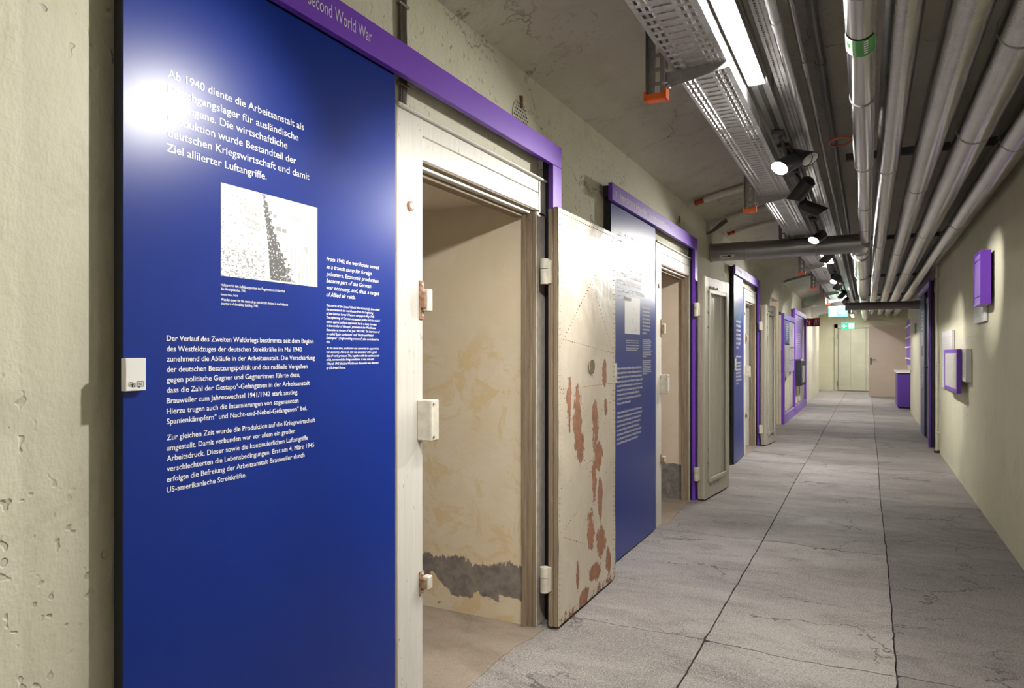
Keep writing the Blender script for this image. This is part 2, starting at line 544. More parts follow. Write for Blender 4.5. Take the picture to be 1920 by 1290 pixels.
for ix in range(3):
    for iy in range(len(JY) - 1):
        g_ = 0.003
        pts = []
        n = 44 if JY[iy + 1] < 9 else 6
        xa, xb = JX[ix], JX[ix + 1]
        ya, yb = JY[iy], JY[iy + 1]
        for k in range(n): x = xa + (xb - xa) * k / n; pts.append((x, ey(iy, x) + g_))
        for k in range(n): y = ya + (yb - ya) * k / n; pts.append((ex(ix + 1, y) - g_ - max(0, .006 * mnoise.noise(Vector((y * 16, ix, 7)))), y))
        for k in range(n): x = xb + (xa - xb) * k / n; pts.append((x, ey(iy + 1, x) - g_))
        for k in range(n): y = yb + (ya - yb) * k / n; pts.append((ex(ix, y) + g_, y))
        # keep corners tidy
        pts = [(min(max(x, ex(ix, y) + g_), ex(ix + 1, y) - g_), y) for x, y in pts]
        dz = rj.uniform(-0.0012, 0.0012)
        so = MB().prism(pts, 'z', -0.03, dz).build('slab', 'floor', fl)
        tn = rj.uniform(.88, 1.06) * (.74 if (ix == 2 and JY[iy] < 6) else 1.0) * (.85 if ix == 2 else 1.0)
        so.color = (tn, tn * rj.uniform(.985, 1.0), tn * rj.uniform(.985, 1.01), 1)

# ceiling vault
cb = MB()
NX = 18
xs = [XL - .15 + (XR - XL + .3) * i / NX for i in range(NX + 1)]
for x in xs:
    for y in (Y0, Y1): cb.v.append((x, y, zc(x)))
for x in xs:
    for y in (Y0, Y1): cb.v.append((x, y, zc(x) + .2))
for i in range(NX):
    a = 2 * i; o2 = 2 * (NX + 1)
    cb.f.append((a, a + 1, a + 3, a + 2)); cb.f.append((o2 + a, o2 + a + 2, o2 + a + 3, o2 + a + 1))
ceil = struct(cb.build('ceiling', 'ceil', smooth=True), 'shallow vaulted beige plaster ceiling', 'ceiling')

# openings in the left wall: (y0, y1, top)
OPEN = [(1.90, 2.87, 1.955), (4.96, 5.93, 1.955), (8.90, 9.80, 1.955), (11.82, 12.86, 2.15)]
wl = MB()
y = Y0
for (a, b_, zt) in OPEN:
    wl.box(XL - .16, XL, y, a, -.05, 2.75)
    wl.box(XL - .16, XL, a, b_, zt, 2.75)
    y = b_
wl.box(XL - .16, XL, y, 24.0, -.05, 2.75)
wall_left = struct(wl.build('wall_left', 'wall'), 'rough cream plastered wall with the cell doors', 'wall')
struct(MB().box(XR, XR + .2, Y0, 16.8, -.05, 2.75).build('wall_right', 'wall_r'), 'smooth cream plastered wall opposite the cells', 'wall')
struct(MB().box(XR + .2, XR + .5, 16.6, 22.4, -.05, 2.75).build('wall_recess', 'wall_r'), 'cream wall set back behind the violet counter', 'wall')
struct(MB().box(-1.75, 1.5, Y1, Y1 + .2, -.05, 2.75).build('wall_back', 'wall_r'), 'pale green end wall of the corridor', 'wall')
struct(MB().box(-1.75, XL, 23.95, 24.15, -.05, 2.75).build('wall_return', 'wall_r'), 'short wall return at the far left corner', 'wall')
struct(MB().box(-1.75, -1.68, 24.0, Y1, -.05, 2.75).build('wall_niche', 'wall_r'), 'side of the far left corner niche', 'wall')
struct(MB().box(XR + .3, 1.5, 22.3, Y1, -.05, 2.75).build('wall_far_right', 'wall_r'), 'wall beside the far grey door', 'wall')
struct(MB().box(-1.75, 1.5, Y0 - .2, Y0, -.05, 2.75).build('wall_front', 'wall_r'), 'wall closing the corridor behind the viewer', 'wall')
struct(MB().box(-0.28, XR + .3, 22.42, 22.6, 2.03, 2.75).build('trim_lintel', 'wall_r', bevel=.004), 'pale lintel wall above the far grey door', 'lintel')
for i, (yy, zb) in enumerate(((17.6, 2.36), (20.6, 2.30))):
    pts = [(XL, zb - .06), (XL + .25, zb + .02), (-0.3, zb + .10), (XR, zb + .06), (XR, 2.74), (XL, 2.74)]
    struct(MB().prism(pts, 'y', yy, yy + .35).build('trim_%d' % (i + 1), 'teal'), ['nearer flat ceiling rib past the violet display', 'farther flat ceiling rib before the end door'][i], 'rib')

# cells behind the openings
def cell(i, y0, y1, zt, mats, wall_fn=None, depth=2.0):
    e = struct(thing('wall_cell_%d' % i, (XL - .16, (y0 + y1) / 2, 0)), 'inside of the %s cell' % ['first', 'second', 'third', 'fourth'][i - 1], 'cell')
    xa, xb = XL - .16, XL - .16 - depth
    x_in = XL - .02
    MB().box(xb, xa, y0 - .35, y0 - .3, 0, zt + .05).build('near_wall', mats[0], e)
    MB().box(xb - .05, xb, y0 - .35, y1 + .05, 0, zt + .05).build('back_wall', mats[0], e)
    o = grid('side_wall', mats[1], e, lambda u, v: (x_in - (x_in - xb) * u, y1, (zt + .05) * v), 60, 60)
    if wall_fn:
        wear_attr(o, wall_fn); wear_attr(o, damp, 'damp')
    MB().box(xb, x_in, y1 + .001, y1 + .06, 0, zt + .05).build('side_core', mats[0], e)
    MB().box(xb, xa, y0 - .35, y1, zt, zt + .05).build('cell_ceiling', mats[2], e)
    # screed with a ragged front edge over the corridor floor
    pts = [(xb, y0 - .3), (xb, y1)]
    n = 24
    for k in range(n + 1):
        yy = y1 - (y1 - y0 - .03) * k / n
        pts.append((-1.318 + .035 * mnoise.noise(Vector((yy * 3.0, i * 7.7, 0))) + .012 * mnoise.noise(Vector((yy * 17, i, 3))), yy))
    MB().prism(pts, 'z', -.02, .004).build('cell_floor', mats[3], e)
    return e

def plinth_wear(co):
    z = co.z; x = co.x
    n = mnoise.noise(Vector((x * 5, z * 5, 3)))
    v = max(0, min(1, (0.265 + .015 * n - z) * 11 + .5)) * .95
    low = .10 + .05 * mnoise.noise(Vector((x * 7, 0, 5))) + (.05 if x < -.30 else 0)
    if z < low: v = 0.12 + .6 * mnoise.noise(Vector((x * 9, z * 12, 9)))
    if z > .32: v -= .35
    return v
def damp(co):
    return max(0.0, min(1.0, (1.36 + .08 * mnoise.noise(Vector((co.x * 3, 0, 1))) - co.z) * 9))
M['cellwall1'] = peeling('stained_cell_plaster', (0.80, 0.70, 0.55), (0.77, 0.65, 0.47), (0.31, 0.27, 0.235), 0.8, stain=(0.72, 0.55, 0.29), under2=(0.17, 0.15, 0.145), edge=(0.30, 0.23, 0.16))
M['cellwall2'] = peeling('pink_cell_plaster', (0.80, 0.67, 0.54), (0.76, 0.61, 0.48), (0.27, 0.25, 0.23), 0.8, edge=(0.3, 0.24, 0.19))
def plinth2(co):
    return max(0, min(1, (0.30 - co.z) * 60 + .5))
cell(1, 1.92, 2.85, 1.95, ('cellceil', 'cellwall1', 'cellceil', 'cellfloor'), plinth_wear)
cell(2, 4.98, 5.91, 1.95, ('cellceil', 'cellwall2', 'cellceil', 'cellfloor'), plinth2)
cell(3, 8.92, 9.785, 1.95, ('cellwall_white', 'cellwall_white', 'cellwall_white', 'cellfloor'))
cell(4, 11.84, 12.825, 2.14, ('cellwall_pink', 'cellwall_pink', 'cellwall_pink', 'cellfloor'))

# ------------------------------------------------------------------ cell door frames
def hook_plate(parent, yj, z, h, small=False):
    x = -1.345
    p = MB().box(x, x + .006, yj - .028, yj - .004, z - h / 2, z + h / 2).build('strike_plate', 'rust', parent, .001)
    MB().box(x + .004, x + .03, yj - .018, yj + .012, z - h * .30, z + h * .28).build('catch', 'ironpaint', p, .003)
    MB().box(x + .006, x + .024, yj - .026, yj - .016, z - h * .22, z + h * .2).build('recess', 'rust', p, .002)
    for s_ in (-1, 1):
        MB().tube([(x + .005, yj - .016, z + s_ * h * .40), (x + .0085, yj - .016, z + s_ * h * .40)], .005, 8).build('screw', 'ironpaint', p)

def cell_frame(n, yl, yr, label):
    """yl, yr: inner edges of the left and right posts on the corridor face"""
    x0, x1 = -1.43, -1.345
    e = struct(thing('door_%d' % n, (XL, (yl + yr) / 2, 0)), label, 'door frame')
    MB().box(x0, x1, yl - .145, yl, 0, 2.045).build('post', 'jamb_w', e, .003)
    MB().box(x0, x1 + .004, yl - .165, yl - .148, 0, 2.06).build('edge_strip', 'brown', e, .003)
    # hinge post, rebated: brown inner edge, pale face
    MB().box(-1.402, x1, yr + .006, yr + .10, 0, 1.90).build('post', 'ironpaint', e, .003)
    MB().box(-1.404, -1.382, yr - .030, yr - .012, 0, 1.90).build('rebate', 'brown', e, .002)
    MB().box(-1.402, -1.362, yr - .012, yr + .0, 0, 1.90).build('rebate', 'brown', e, .002)
    MB().box(-1.402, x1 - .003, yr + .0, yr + .010, 0, 1.90).build('rebate', 'brown', e, .001)
    # head: two boards, moulding
    MB().box(x0, x1, yl + .002, yr + .03, 1.905, 1.985).build('head_board', 'jamb_w', e, .003)
    MB().box(x0, x1 - .001, yl + .002, yr + .03, 1.987, 2.045).build('head_board', 'jamb_w', e, .003)
    MB().box(x0, x1, yr + .032, yr + .115, 1.885, 2.045).build('head_block', 'jamb_w', e, .003)
    MB().box(x0, x1 + .012, yl - .15, yr + .118, 2.046, 2.058).build('drip_moulding', 'jamb_w', e, .003)
    MB().box(x0 + .035, x1 - .022, yl + .002, yr - .01, 1.885, 1.905).build('rebate', 'white_door', e, .002)
    MB().box(x0 - .01, x0 + .035, yl + .002, yr - .02, 1.87, 1.905).build('rebate', 'brown', e, .002)
    MB().box(x0 + .055, x1 - .004, yl + .002, yr - .01, 1.899, 1.906).build('rebate', 'brown', e, .001)
    hook_plate(e, yl + .004, 1.43, .13)
    hook_plate(e, yl + .004, .475, .075)
    lb = MB().box(x1, x1 + .058, yl - .035, yl + .012, .957, 1.093).build('lock_keep', 'ironpaint', e, .003)
    for z in (.97, 1.08):
        MB().tube([(x1 + .055, yl - .022, z), (x1 + .061, yl - .022, z)], .0045, 8).build('screw', 'rust', lb)
    MB().tube([(x1 - .002, yl - .075, 1.735), (x1 + .006, yl - .075, 1.735)], .017, 16).build('bolt_socket', 'rust', e, smooth=True)
    MB().tube([(x1 + .003, yl - .075, 1.735), (x1 + .009, yl - .075, 1.735)], .011, 14).build('bolt_socket', 'ironpaint', e, smooth=True)
    return e
cell_frame(1, 1.958, 2.86, 'white painted timber frame of the first cell door, nearest the viewer')
cell_frame(2, 5.017, 5.90, 'white painted timber frame of the second cell door')
cell_frame(3, 8.955, 9.78, 'white painted timber frame of the third cell door')

# ------------------------------------------------------------------ door leaves (swung open against the wall)
def hinge(parent, y, z, x, m='ironpaint'):
    p = MB().tube([(x, y, z - .055), (x, y, z + .012)], .019, 14).build('hinge', m, parent, smooth=True)
    MB().tube([(x, y, z + .014), (x, y, z + .058)], .021, 14).build('hinge_cap', m, p, smooth=True)
    MB().box(x, x + .025, y + .0, y + .03, z - .052, z + .055).build('hinge_leaf', m, p, .002)

def leaf_riveted(loc, W, H):
    e = thing('cell_door', loc, 'cell door leaf clad in peeling riveted sheet metal, beside the first cell', 'door', 'open cell door leaves')
    x, y, z = loc
    MB().box(x - .048, x - .026, y, y + W - .01, z, z + H - .008).build('leaf_core', 'brown', e, .003)
    MB().box(x - .026, x - .004, y + .006, y + W, z, z + H).build('leaf_core', 'brown', e, .003)
    spots = [(.17, 1.0, .05, .17), (.30, .90, .10, .20), (.35, .78, .09, .13), (.30, 1.02, .04, .10), (.60, .86, .075, .20), (.66, .70, .10, .12),
             (.58, .60, .05, .15), (.78, 1.13, .06, .11), (.80, .95, .035, .06), (.70, .48, .06, .16), (.52, .35, .08, .15), (.72, .25, .12, .13),
             (.60, .12, .16, .06), (.40, .05, .12, .05), (.85, .13, .08, .1), (.3, .16, .03, .1)]
    def wf(co):
        yy, zz = co.y / W, co.z
        m_ = 0.0
        for a, b_, ra, rb in spots:
            d = ((yy - a) / ra) ** 2 + ((zz - b_) / rb) ** 2
            m_ = max(m_, 1.0 * math.exp(-d * 1.1))
        if zz < .07: m_ = max(m_, .62 - zz * 4)
        if yy < .04 or yy > .96: m_ = max(m_, .35)
        return m_ - .10
    o = grid('sheet_cladding', 'sheet', e, lambda u, v: (x + .0015 * math.sin(9 * u + 5 * v) * 0 + .0, y + .008 + (W - .012) * u, z + .002 + (H - .006) * v), 44, 100)
    wear_attr(o, wf)
    # low dents
    for v in o.data.vertices:
        v.co.x += .0035 * mnoise.noise(Vector((v.co.y * 5, v.co.z * 4, 2.2))) + .0012 * mnoise.noise(Vector((v.co.y * 22, v.co.z * 18, 1.2)))
    for p in o.data.polygons: p.use_smooth = True
    # rivets
    lines = []
    def L(a, b_): lines.append((a, b_))
    for u in (.03, .965): L((u, .03), (u, 1.87))
    L((.03, 1.87), (.965, 1.87)); L((.03, .03), (.965, .03))
    L((.05, 1.28), (.95, 1.86)); L((.55, 1.58), (.95, 1.24)); L((.05, 1.30), (.95, 1.235)); L((.05, 1.07), (.95, 1.07))
    L((.08, 1.05), (.5, .62)); L((.95, 1.03), (.5, .62)); L((.3, 1.05), (.55, .80)); L((.8, 1.03), (.60, .80))
    L((.05, .62), (.95, .76)); L((.06, .42), (.95, .64)); L((.06, .40), (.75, .2)); L((.4, .40), (.92, .66))
    b = MB()
    for (a, c) in lines:
        ln = math.hypot((c[0] - a[0]) * W, c[1] - a[1]); n = int(ln / .026)
        for k in range(n + 1):
            t = k / n
            yy = y + (a[0] + (c[0] - a[0]) * t) * W; zz = z + a[1] + (c[1] - a[1]) * t
            r = .0032
            i = len(b.v)
            b.v += [(x + .0045, yy, zz)] + [(x - .001, yy + r * math.cos(q * PI / 3), zz + r * math.sin(q * PI / 3)) for q in range(6)]
            b.f += [(i, i + 1 + q, i + 1 + (q + 1) % 6) for q in range(6)]
    rv = b.build('rivets', 'rust', e)
    rv['kind'] = 'stuff'
    ph = MB().tube([(x + .001, y + .53 * W, z + 1.165), (x + .006, y + .53 * W, z + 1.165)], .036, 24).build('peephole', 'peep', e, smooth=True)
    MB().tube([(x + .004, y + .53 * W, z + 1.165), (x + .007, y + .53 * W, z + 1.165)], .040, 24, cap=False).build('peephole_rim', 'ironpaint', ph, smooth=True)
    hinge(e, y - .022, z + 1.60, x - .055)
    hinge(e, y - .022, z + .215, x - .055)
    return e
leaf_riveted((-1.238, 2.862, .015), .80, 1.895)

def leaf_framed(loc, W, H, rz, label):
    e = thing('cell_door', loc, label, 'door', 'open cell door leaves')
    e['_o'] = (0, 0, 0)
    MB().box(-.045, -.022, 0, W - .008, 0, H - .008).build('leaf_core', 'greige_edge', e, .003)
    MB().box(-.022, -.006, .006, W, 0, H).build('leaf_core', 'greige_edge', e, .003)
    T = .012
    MB().box(-.006, T, .008, .12, 0, H).build('stile', 'greige', e, .002)
    MB().box(-.006, T, W - .10, W, 0, H).build('stile', 'greige', e, .002)
    MB().box(-.006, T, .121, W - .101, H - .13, H).build('rail', 'greige', e, .002)
    MB().box(-.006, T, .121, W - .101, 0, .16).build('rail', 'greige', e, .002)
    n = 4
    w_ = (W - .221) / n
    for k in range(n):
        MB().box(-.006, .001, .1215 + k * w_, .1215 + (k + 1) * w_ - .003, .161, H - .131).build('plank', 'greige', e, .002)
    # raised moulding round the panel
    for (a, b_, c, d) in ((.10, .13, .13, H - .105), (W - .13, W - .105, .13, H - .105)):
        MB().box(T, T + .014, a, b_, c, d).build('moulding', 'greige', e, .003)
    MB().box(T, T + .014, .131, W - .131, H - .14, H - .105).build('moulding', 'greige', e, .003)
    MB().box(T, T + .014, .131, W - .131, .13, .165).build('moulding', 'greige', e, .003)
    for (yy, zz) in [(.088, H - .13), (.088, H - .30), (.088, H - .43), (.088, .42), (.088, .30), (.088, .15)] + [(.16, .10), (.26, .10), (.37, .10)] + [(.14, H - .085), (.24, H - .085), (.35, H - .085)]:
        MB().tube([(T, yy, zz), (T + .01, yy, zz)], .0085, 8).build('bolt', 'galv_d', e, smooth=True)
    hinge(e, -.03, 1.60, -.05); hinge(e, -.03, .215, -.05)
    e.rotation_euler = (0, 0, rz)
    return e
leaf_framed((-1.232, 5.925, .015), .725, 1.885, -math.radians(6.0), 'greige panelled cell door leaf swung open beside the second cell')
leaf_framed((-1.228, 9.80, .015), .57, 1.885, -math.radians(6.5), 'greige panelled cell door leaf swung open beside the third cell')

# ------------------------------------------------------------------ exhibition portals
def left(d, u, z): return (XL + d, u, z)
class Wall:
    """helper: d = distance out from the wall, u = along the corridor"""
    def __init__(s, side): s.s = side
    def X(s, d): return XL + d if s.s == 'L' else XR - d
    def box(s, b, d0, d1, u0, u1, z0, z1):
        a, c = s.X(d0), s.X(d1)
        return b.box(min(a, c), max(a, c), u0, u1, z0, z1)
    def place(s, d, u0, z0):
        if s.s == 'L': return lambda u, w_: (XL + d, u0 + u, z0 + w_)
        return lambda u, w_: (XR - d, u0 - u, z0 + w_)

def lines_block(b, plane, items, capf=None, bold=0.012, shear=0.0):
    """items: (string, px_start, py_baseline, px_end)"""
    for s_, xa, ya, xb in items:
        u0, z0 = onX(xa, ya, plane); u1, _ = onX(xb, ya, plane)
        text_into(b, s_, lambda u, w_, u0=u0, z0=z0: (plane, u0 + u, z0 + w_), u1 - u0, capf, bold, shear)

def print_grid(name, parent, fn3, nu, nv, colfn):
    o = grid(name, 'photo', parent, fn3, nu, nv)
    ca = o.data.color_attributes.new('print', 'FLOAT_COLOR', 'POINT')
    for j in range(nv + 1):
        for i in range(nu + 1):
            c = colfn(i / nu, j / nv)
            ca.data[j * (nu + 1) + i].color = (c[0], c[1], c[2], 1) if isinstance(c, tuple) else (c, c, c, 1)
    return o

def photo_tower(u, v):
    """pale photograph: lookout tower at the left, avenue of dark shrubs running down, roofs at the right"""
    n1 = mnoise.noise(Vector((u * 26, v * 26, 1))); n2 = mnoise.noise(Vector((u * 60, v * 60, 4)))
    c = .93
    xb = .40 + (1 - v) * .15 + .03 * n1
    wd = .02 + (1 - v) ** 1.6 * .16
    if -wd * .45 * (1 + .5 * n1) < u - xb < wd * (1 + .4 * n1) and n2 < .35 and v > .02: c = .10 + .08 * n2
    if v < .34 and u < .42 and n1 * .6 + n2 > .22: c = .30
    if u < .45 and .3 < v < .9 and n2 + n1 * .5 > .42: c = .40
    if .22 < u < .36 and .55 < v < .88 and (abs(math.sin(u * 90)) > .93 or abs(math.sin(v * 40 + u * 12)) > .96): c = .5
    if .23 < u < .34 and .78 < v < .86 and n2 > -.2: c = .6
    for (a, b_, r) in ((.56, .63, .028), (.62, .62, .025), (.47, .80, .022), (.52, .77, .02)):
        if abs(u - a) < r and abs(v - b_) < r: c = .35
    if .70 < u < .80 and .74 < v < .86 and abs(u - .75) + abs(v - .80) < .06: c = .55 if abs(u - .75) > .015 else .9
    if .78 < u < .97 and v > .80 and n1 > .12: c = .6
    if u > .62 and v < .45 and abs(math.sin(u * 70)) > .93 and n1 > -.2: c = .5
    if .84 < u < .90 and .38 < v < .48 and abs(u - .87) < (v - .36) * .3: c = .5
    if u > .6 and v < .2 and n1 + n2 > .5: c = .55
    return max(.1, min(.95, c))

def photo_faint(u, v):
    n1 = mnoise.noise(Vector((u * 9, v * 12, 2))); n2 = mnoise.noise(Vector((u * 40, v * 40, 8)))
    c = .82
    if .45 < u < .85 and .05 < v < .75 and n1 + .4 * n2 > .33: c = .66
    return c

def photo_collage(seed, dark):
    def fn(u, v):
        n1 = mnoise.noise(Vector((u * 8 + seed, v * 10, seed))); n2 = mnoise.noise(Vector((u * 30, v * 34, seed + 2)))
        return max(.05, min(.85, dark + .22 * n1 + .2 * n2))
    return fn

def portal(side, y_bar0, y_bar1, yp0, yp1, label, post_at_end=True, qr=True):
    W_ = Wall(side)
    e = thing('exhibition_portal', (W_.X(.04), (y_bar0 + y_bar1) / 2, 0), label, 'exhibition frame', 'exhibition portals around the cell doors')
    # blue board on a dark core
    core = W_.box(MB(), .012, .046, yp0 + .004, yp1 - .002, .012, 2.20).build('board_core', 'black', e, .001)
    pb = W_.box(MB(), .046, .050, yp0, yp1, .012, 2.127).build('text_board', 'blue', e)
    bar = W_.box(MB(), .056, .080, y_bar0, y_bar1, 2.128, 2.228).build('title_bar', 'purple', e, .0015)
    W_.box(MB(), .02, .056, y_bar0 + .01, y_bar1 - .01, 2.15, 2.215).build('bar_fixing', 'navy', e, .001)
    pa, pz = (y_bar1 - .10, y_bar1) if post_at_end else (y_bar0, y_bar0 + .10)
    W_.box(MB(), .056, .080, pa, pz, 0.0, 2.127).build('end_post', 'purple' if side == 'L' else 'purple_d', e, .0015)
    W_.box(MB(), .02, .055, pa + .015, pz - .015, 0.0, 2.148).build('post_fixing', 'navy', e, .001)
    return e, pb, bar

def code_plate(parent, y0, y1, z0, z1):
    X = XL + .05
    pl = MB().box(X + .001, X + .014, y0, y1, z0, z1).build('code_plate', 'board', parent, .001)
    w_, h_ = y1 - y0, z1 - z0
    XF = X + .0146
    ic = MB()
    def rect(b, u0, u1, v0, v1): b.quad((XF, y0 + u0 * w_, z0 + v0 * h_), (XF, y0 + u1 * w_, z0 + v0 * h_), (XF, y0 + u1 * w_, z0 + v1 * h_), (XF, y0 + u0 * w_, z0 + v1 * h_))
    def ring(u0, u1, v0, v1, t=.018):
        tv = t * w_ / h_
        rect(ic, u0, u1, v0, v0 + tv); rect(ic, u0, u1, v1 - tv, v1); rect(ic, u0, u0 + t, v0, v1); rect(ic, u1 - t, u1, v0, v1)
    ring(.14, .32, .145, .275)
    text_into(ic, 'A', lambda u, w2: (XF, y0 + .185 * w_ + u, z0 + .175 * h_ + w2), w_ * .10, h_ * .07, .01)
    rect(ic, .30, .46, .12, .245)
    ring(.55, .86, .125, .285)
    for v in (.17, .20, .23): rect(ic, .62, .78, v, v + .012)
    ic.poly([(XF, y0 + .61 * w_, z0 + .125 * h_), (XF, y0 + .64 * w_, z0 + .09 * h_), (XF, y0 + .70 * w_, z0 + .125 * h_)])
    ic.build('pictograms', 'black_print', pl)
    g2 = MB()
    XF2 = XF
    XF = XF + .0004
    rect(g2, .335, .425, .22, .228); rect(g2, .335, .425, .135, .143)
    g2.quad((XF, y0 + .345 * w_, z0 + .14 * h_), (XF, y0 + .37 * w_, z0 + .14 * h_), (XF, y0 + .42 * w_, z0 + .222 * h_), (XF, y0 + .395 * w_, z0 + .222 * h_))
    g2.build('pictograms', 'board', pl)
    return pl

# --- portal 1 (nearest)
e1, b1, bar1 = portal('L', .82, 3.052, .883, 1.783, 'blue text board and violet frame around the first cell door, nearest the viewer')
PX = XL + .0506
sc1 = lambda y: 610 + y * .2558
hb = MB()
H1 = [('Ab 1940 diente die Arbeitsanstalt als', 314.8, 143.8, 570), ('Durchgangslager für ausländische', 314.8, 172.9, 559.6), ('Gefangene. Die wirtschaftliche', 314.8, 200, 538.8),
      ('Produktion wurde Bestandteil der', 314.8, 228, 555.4), ('deutschen Kriegswirtschaft und damit', 314.8, 255.4, 580.4), ('Ziel alliierter Luftangriffe.', 312.5, 283.3, 500)]
lines_block(hb, PX, H1, .0172, .006)
hb.build('heading_text', 'white_print', b1)
bb = MB()
body = ['Der Verlauf des Zweiten Weltkriegs bestimmte seit dem Beginn', 'des Westfeldzuges der deutschen Streitkräfte im Mai 1940', 'zunehmend die Abläufe in der Arbeitsanstalt. Die Verschärfung',
        'der deutschen Besatzungspolitik und das radikale Vorgehen', 'gegen politische Gegner und Gegnerinnen führte dazu,', 'dass die Zahl der Gestapo\u00b0-Gefangenen in der Arbeitsanstalt',
        'Brauweiler zum Jahreswechsel 1941/1942 stark anstieg.', 'Hierzu trugen auch die Internierungen von sogenannten', 'Spanienkämpfern\u00b0 und Nacht-und-Nebel-Gefangenen\u00b0 bei.',
        'Zur gleichen Zeit wurde die Produktion auf die Kriegswirtschaft', 'umgestellt. Damit verbunden war vor allem ein großer', 'Arbeitsdruck. Dieser sowie die kontinuierlichen Luftangriffe',
        'verschlechterten die Lebensbedingungen. Erst am 4. März 1945', 'erfolgte die Befreiung der Arbeitsanstalt Brauweiler durch', 'US-amerikanische Streitkräfte.']
bl = [113, 190, 265, 342, 418, 495, 573, 650, 725, 843, 920, 997, 1073, 1150, 1227]
be = [1437, 1353, 1448, 1393, 1340, 1410, 1325, 1328, 1390, 1450, 1303, 1397, 1443, 1372, 945]
lines_block(bb, PX, [(s_, 312.6, sc1(y_), 220 + x_ * .2558) for s_, y_, x_ in zip(body, bl, be)], .0115, .010)
bb.build('body_text', 'white_print', b1)
eb = MB()
en1 = ['From 1940, the workhouse served', 'as a transit camp for foreign', 'prisoners. Economic production', 'became part of the German', 'war economy, and, thus, a target', 'of Allied air raids.']
lines_block(eb, PX, [(s_, 612, 470 + y_ * .1939, 600 + x_ * .1939) for s_, y_, x_ in zip(en1, (95, 170, 240, 305, 372, 440), (572, 500, 565, 495, 572, 342))], .0112, .010, .25)
en2 = ['The course of the Second World War increasingly determined', 'the processes in the workhouse from the beginning', "of the German forces' Western campaign in May 1940.",
       'The tightening of German occupation policy and the radical', 'action against political opponents led to a sharp increase', 'in the number of Gestapo\u00b0 prisoners in the Workhouse',
       'Brauweiler at the turn of the year 1941/1942. The internment of', 'so-called Spain combatants\u00b0 and "Nacht-und-Nebel-', 'Gefangene"\u00b0 ("night and fog prisoners") also contributed to', 'this.',
       'At the same time, production was converted to support the', 'war economy. Above all, this was associated with a great', 'deal of work pressure. This, together with the continuous air',
       'raids, worsened the living conditions. It was not until', '4 March 1945 that the Workhouse Brauweiler was liberated', 'by US Armed Forces.']
lines_block(eb, PX, [(s_, 612, 470 + y_ * .1939, 600 + x_ * .1939) for s_, y_, x_ in zip(en2,
            (538, 577, 617, 655, 697, 735, 775, 815, 855, 893, 952, 990, 1028, 1065, 1105, 1147), (577, 515, 525, 580, 547, 540, 578, 520, 570, 97, 567, 550, 575, 523, 567, 247))], .0066, .012, .25)
eb.build('english_text', 'white_print', b1)
cbk = MB()
lines_block(cbk, PX, [('Holzturm für den Aufklärungsposten der Flugabwehr im Prälaturhof', 414.2, 536, 400 + 445 * .3022), ('des Abteigebäudes, 1942', 414.2, 543.5, 400 + 202 * .3022),
                      ('Wooden tower for the recon of an anti-aircraft division in the Prälature', 414.2, 563.5, 400 + 463 * .3022), ('courtyard of the abbey building, 1942', 414.2, 571, 400 + 277 * .3022)], .0062, .014)
lines_block(cbk, PX, [('Rheinische Prälatur, F-42-48', 414.2, 553.5, 400 + 152 * .3022)], .0042, .014)
cbk.build('caption_text', 'white_print', b1)
(ya, zt), (yb, zb_) = onX(414, 342.7, PX), onX(595, 538.5, PX)
zb_ = (onX(414, 516.5, PX)[1] + zb_) / 2
zt = (zt + onX(595, 389, PX)[1]) / 2
print_grid('photograph_print', b1, lambda u, v: (PX, ya + (yb - ya) * u, zb_ + (zt - zb_) * v), 190, 170, photo_tower)
(qa, qzt), (qb, qzb) = onX(235.5, 671.5, XL + .064), onX(274, 732, XL + .064)
code_plate(e1, qa, qb, qzb, qzt)
tb = MB()
XB = XL + .0806
u1, z1_ = onX(697, 86, XB); u0, z0_ = onX(577, 14, XB)
zt_ = 2.163
text_into(tb, 'Second World War', lambda u, w_: (XB, u0 + u, zt_ + w_), u1 - u0, .036, .0)
tb.build('title_english', 'lilac_print', bar1)
tb = MB()
uq = onX(551, 0, XB)[0]
text_into(tb, 'Zweiter Weltkrieg', lambda u, w_: (XB, uq - .42 + u, zt_ + w_), .42, .036, .014)
tb.build('title_text', 'lilac_print', bar1)

# --- portal 2
def greek_block(parent, name, plane, rows, xh, seed, m='white_print', italic=False, right=False):
    b = MB(); rng = random.Random(seed)
    for (u0, z0, wd) in rows:
        pl = (lambda u, w_, u0=u0, z0=z0: (plane, u0 + u, z0 + w_)) if not right else (lambda u, w_, u0=u0, z0=z0: (plane, u0 - u, z0 + w_))
        greek_into(b, pl, wd, xh, rng)
    return b.build(name, m, parent)

def rows_from(zs, u0, wmax, seed, last=.5):
    r = random.Random(seed)
    out = []
    for i, z in enumerate(zs):
        out.append((u0, z, wmax * (last if i == len(zs) - 1 else r.uniform(.86, 1.0))))
    return out

def unit_text(e, pb, yp0, yp1, faint_photo=True):
    """same layout as the first board, lettering too small to read"""
    w_ = yp1 - yp0
    greek_block(pb, 'heading_text', PX, rows_from([1.955 - .0475 * k for k in range(9)], yp0 + .11, .58, 3), .022, 11)
    greek_block(pb, 'body_text', PX, rows_from([1.150 - .0262 * k for k in range(9)], yp0 + .11, .53, 5) + rows_from([.885 - .0262 * k for k in range(8)], yp0 + .11, .53, 6, .8), .0105, 12)
    greek_block(pb, 'english_text', PX, rows_from([1.545 - .024 * k for k in range(8)], yp0 + .635, .20, 7), .0105, 13)
    greek_block(pb, 'english_text', PX, rows_from([1.335 - .0125 * k for k in range(10)], yp0 + .635, .22, 8) + rows_from([1.195 - .0125 * k for k in range(8)], yp0 + .635, .22, 9), .0062, 14)
    greek_block(pb, 'caption_text', PX, rows_from([1.325, 1.312, 1.295, 1.278, 1.266], yp0 + .28, .30, 10, .8), .0055, 15)
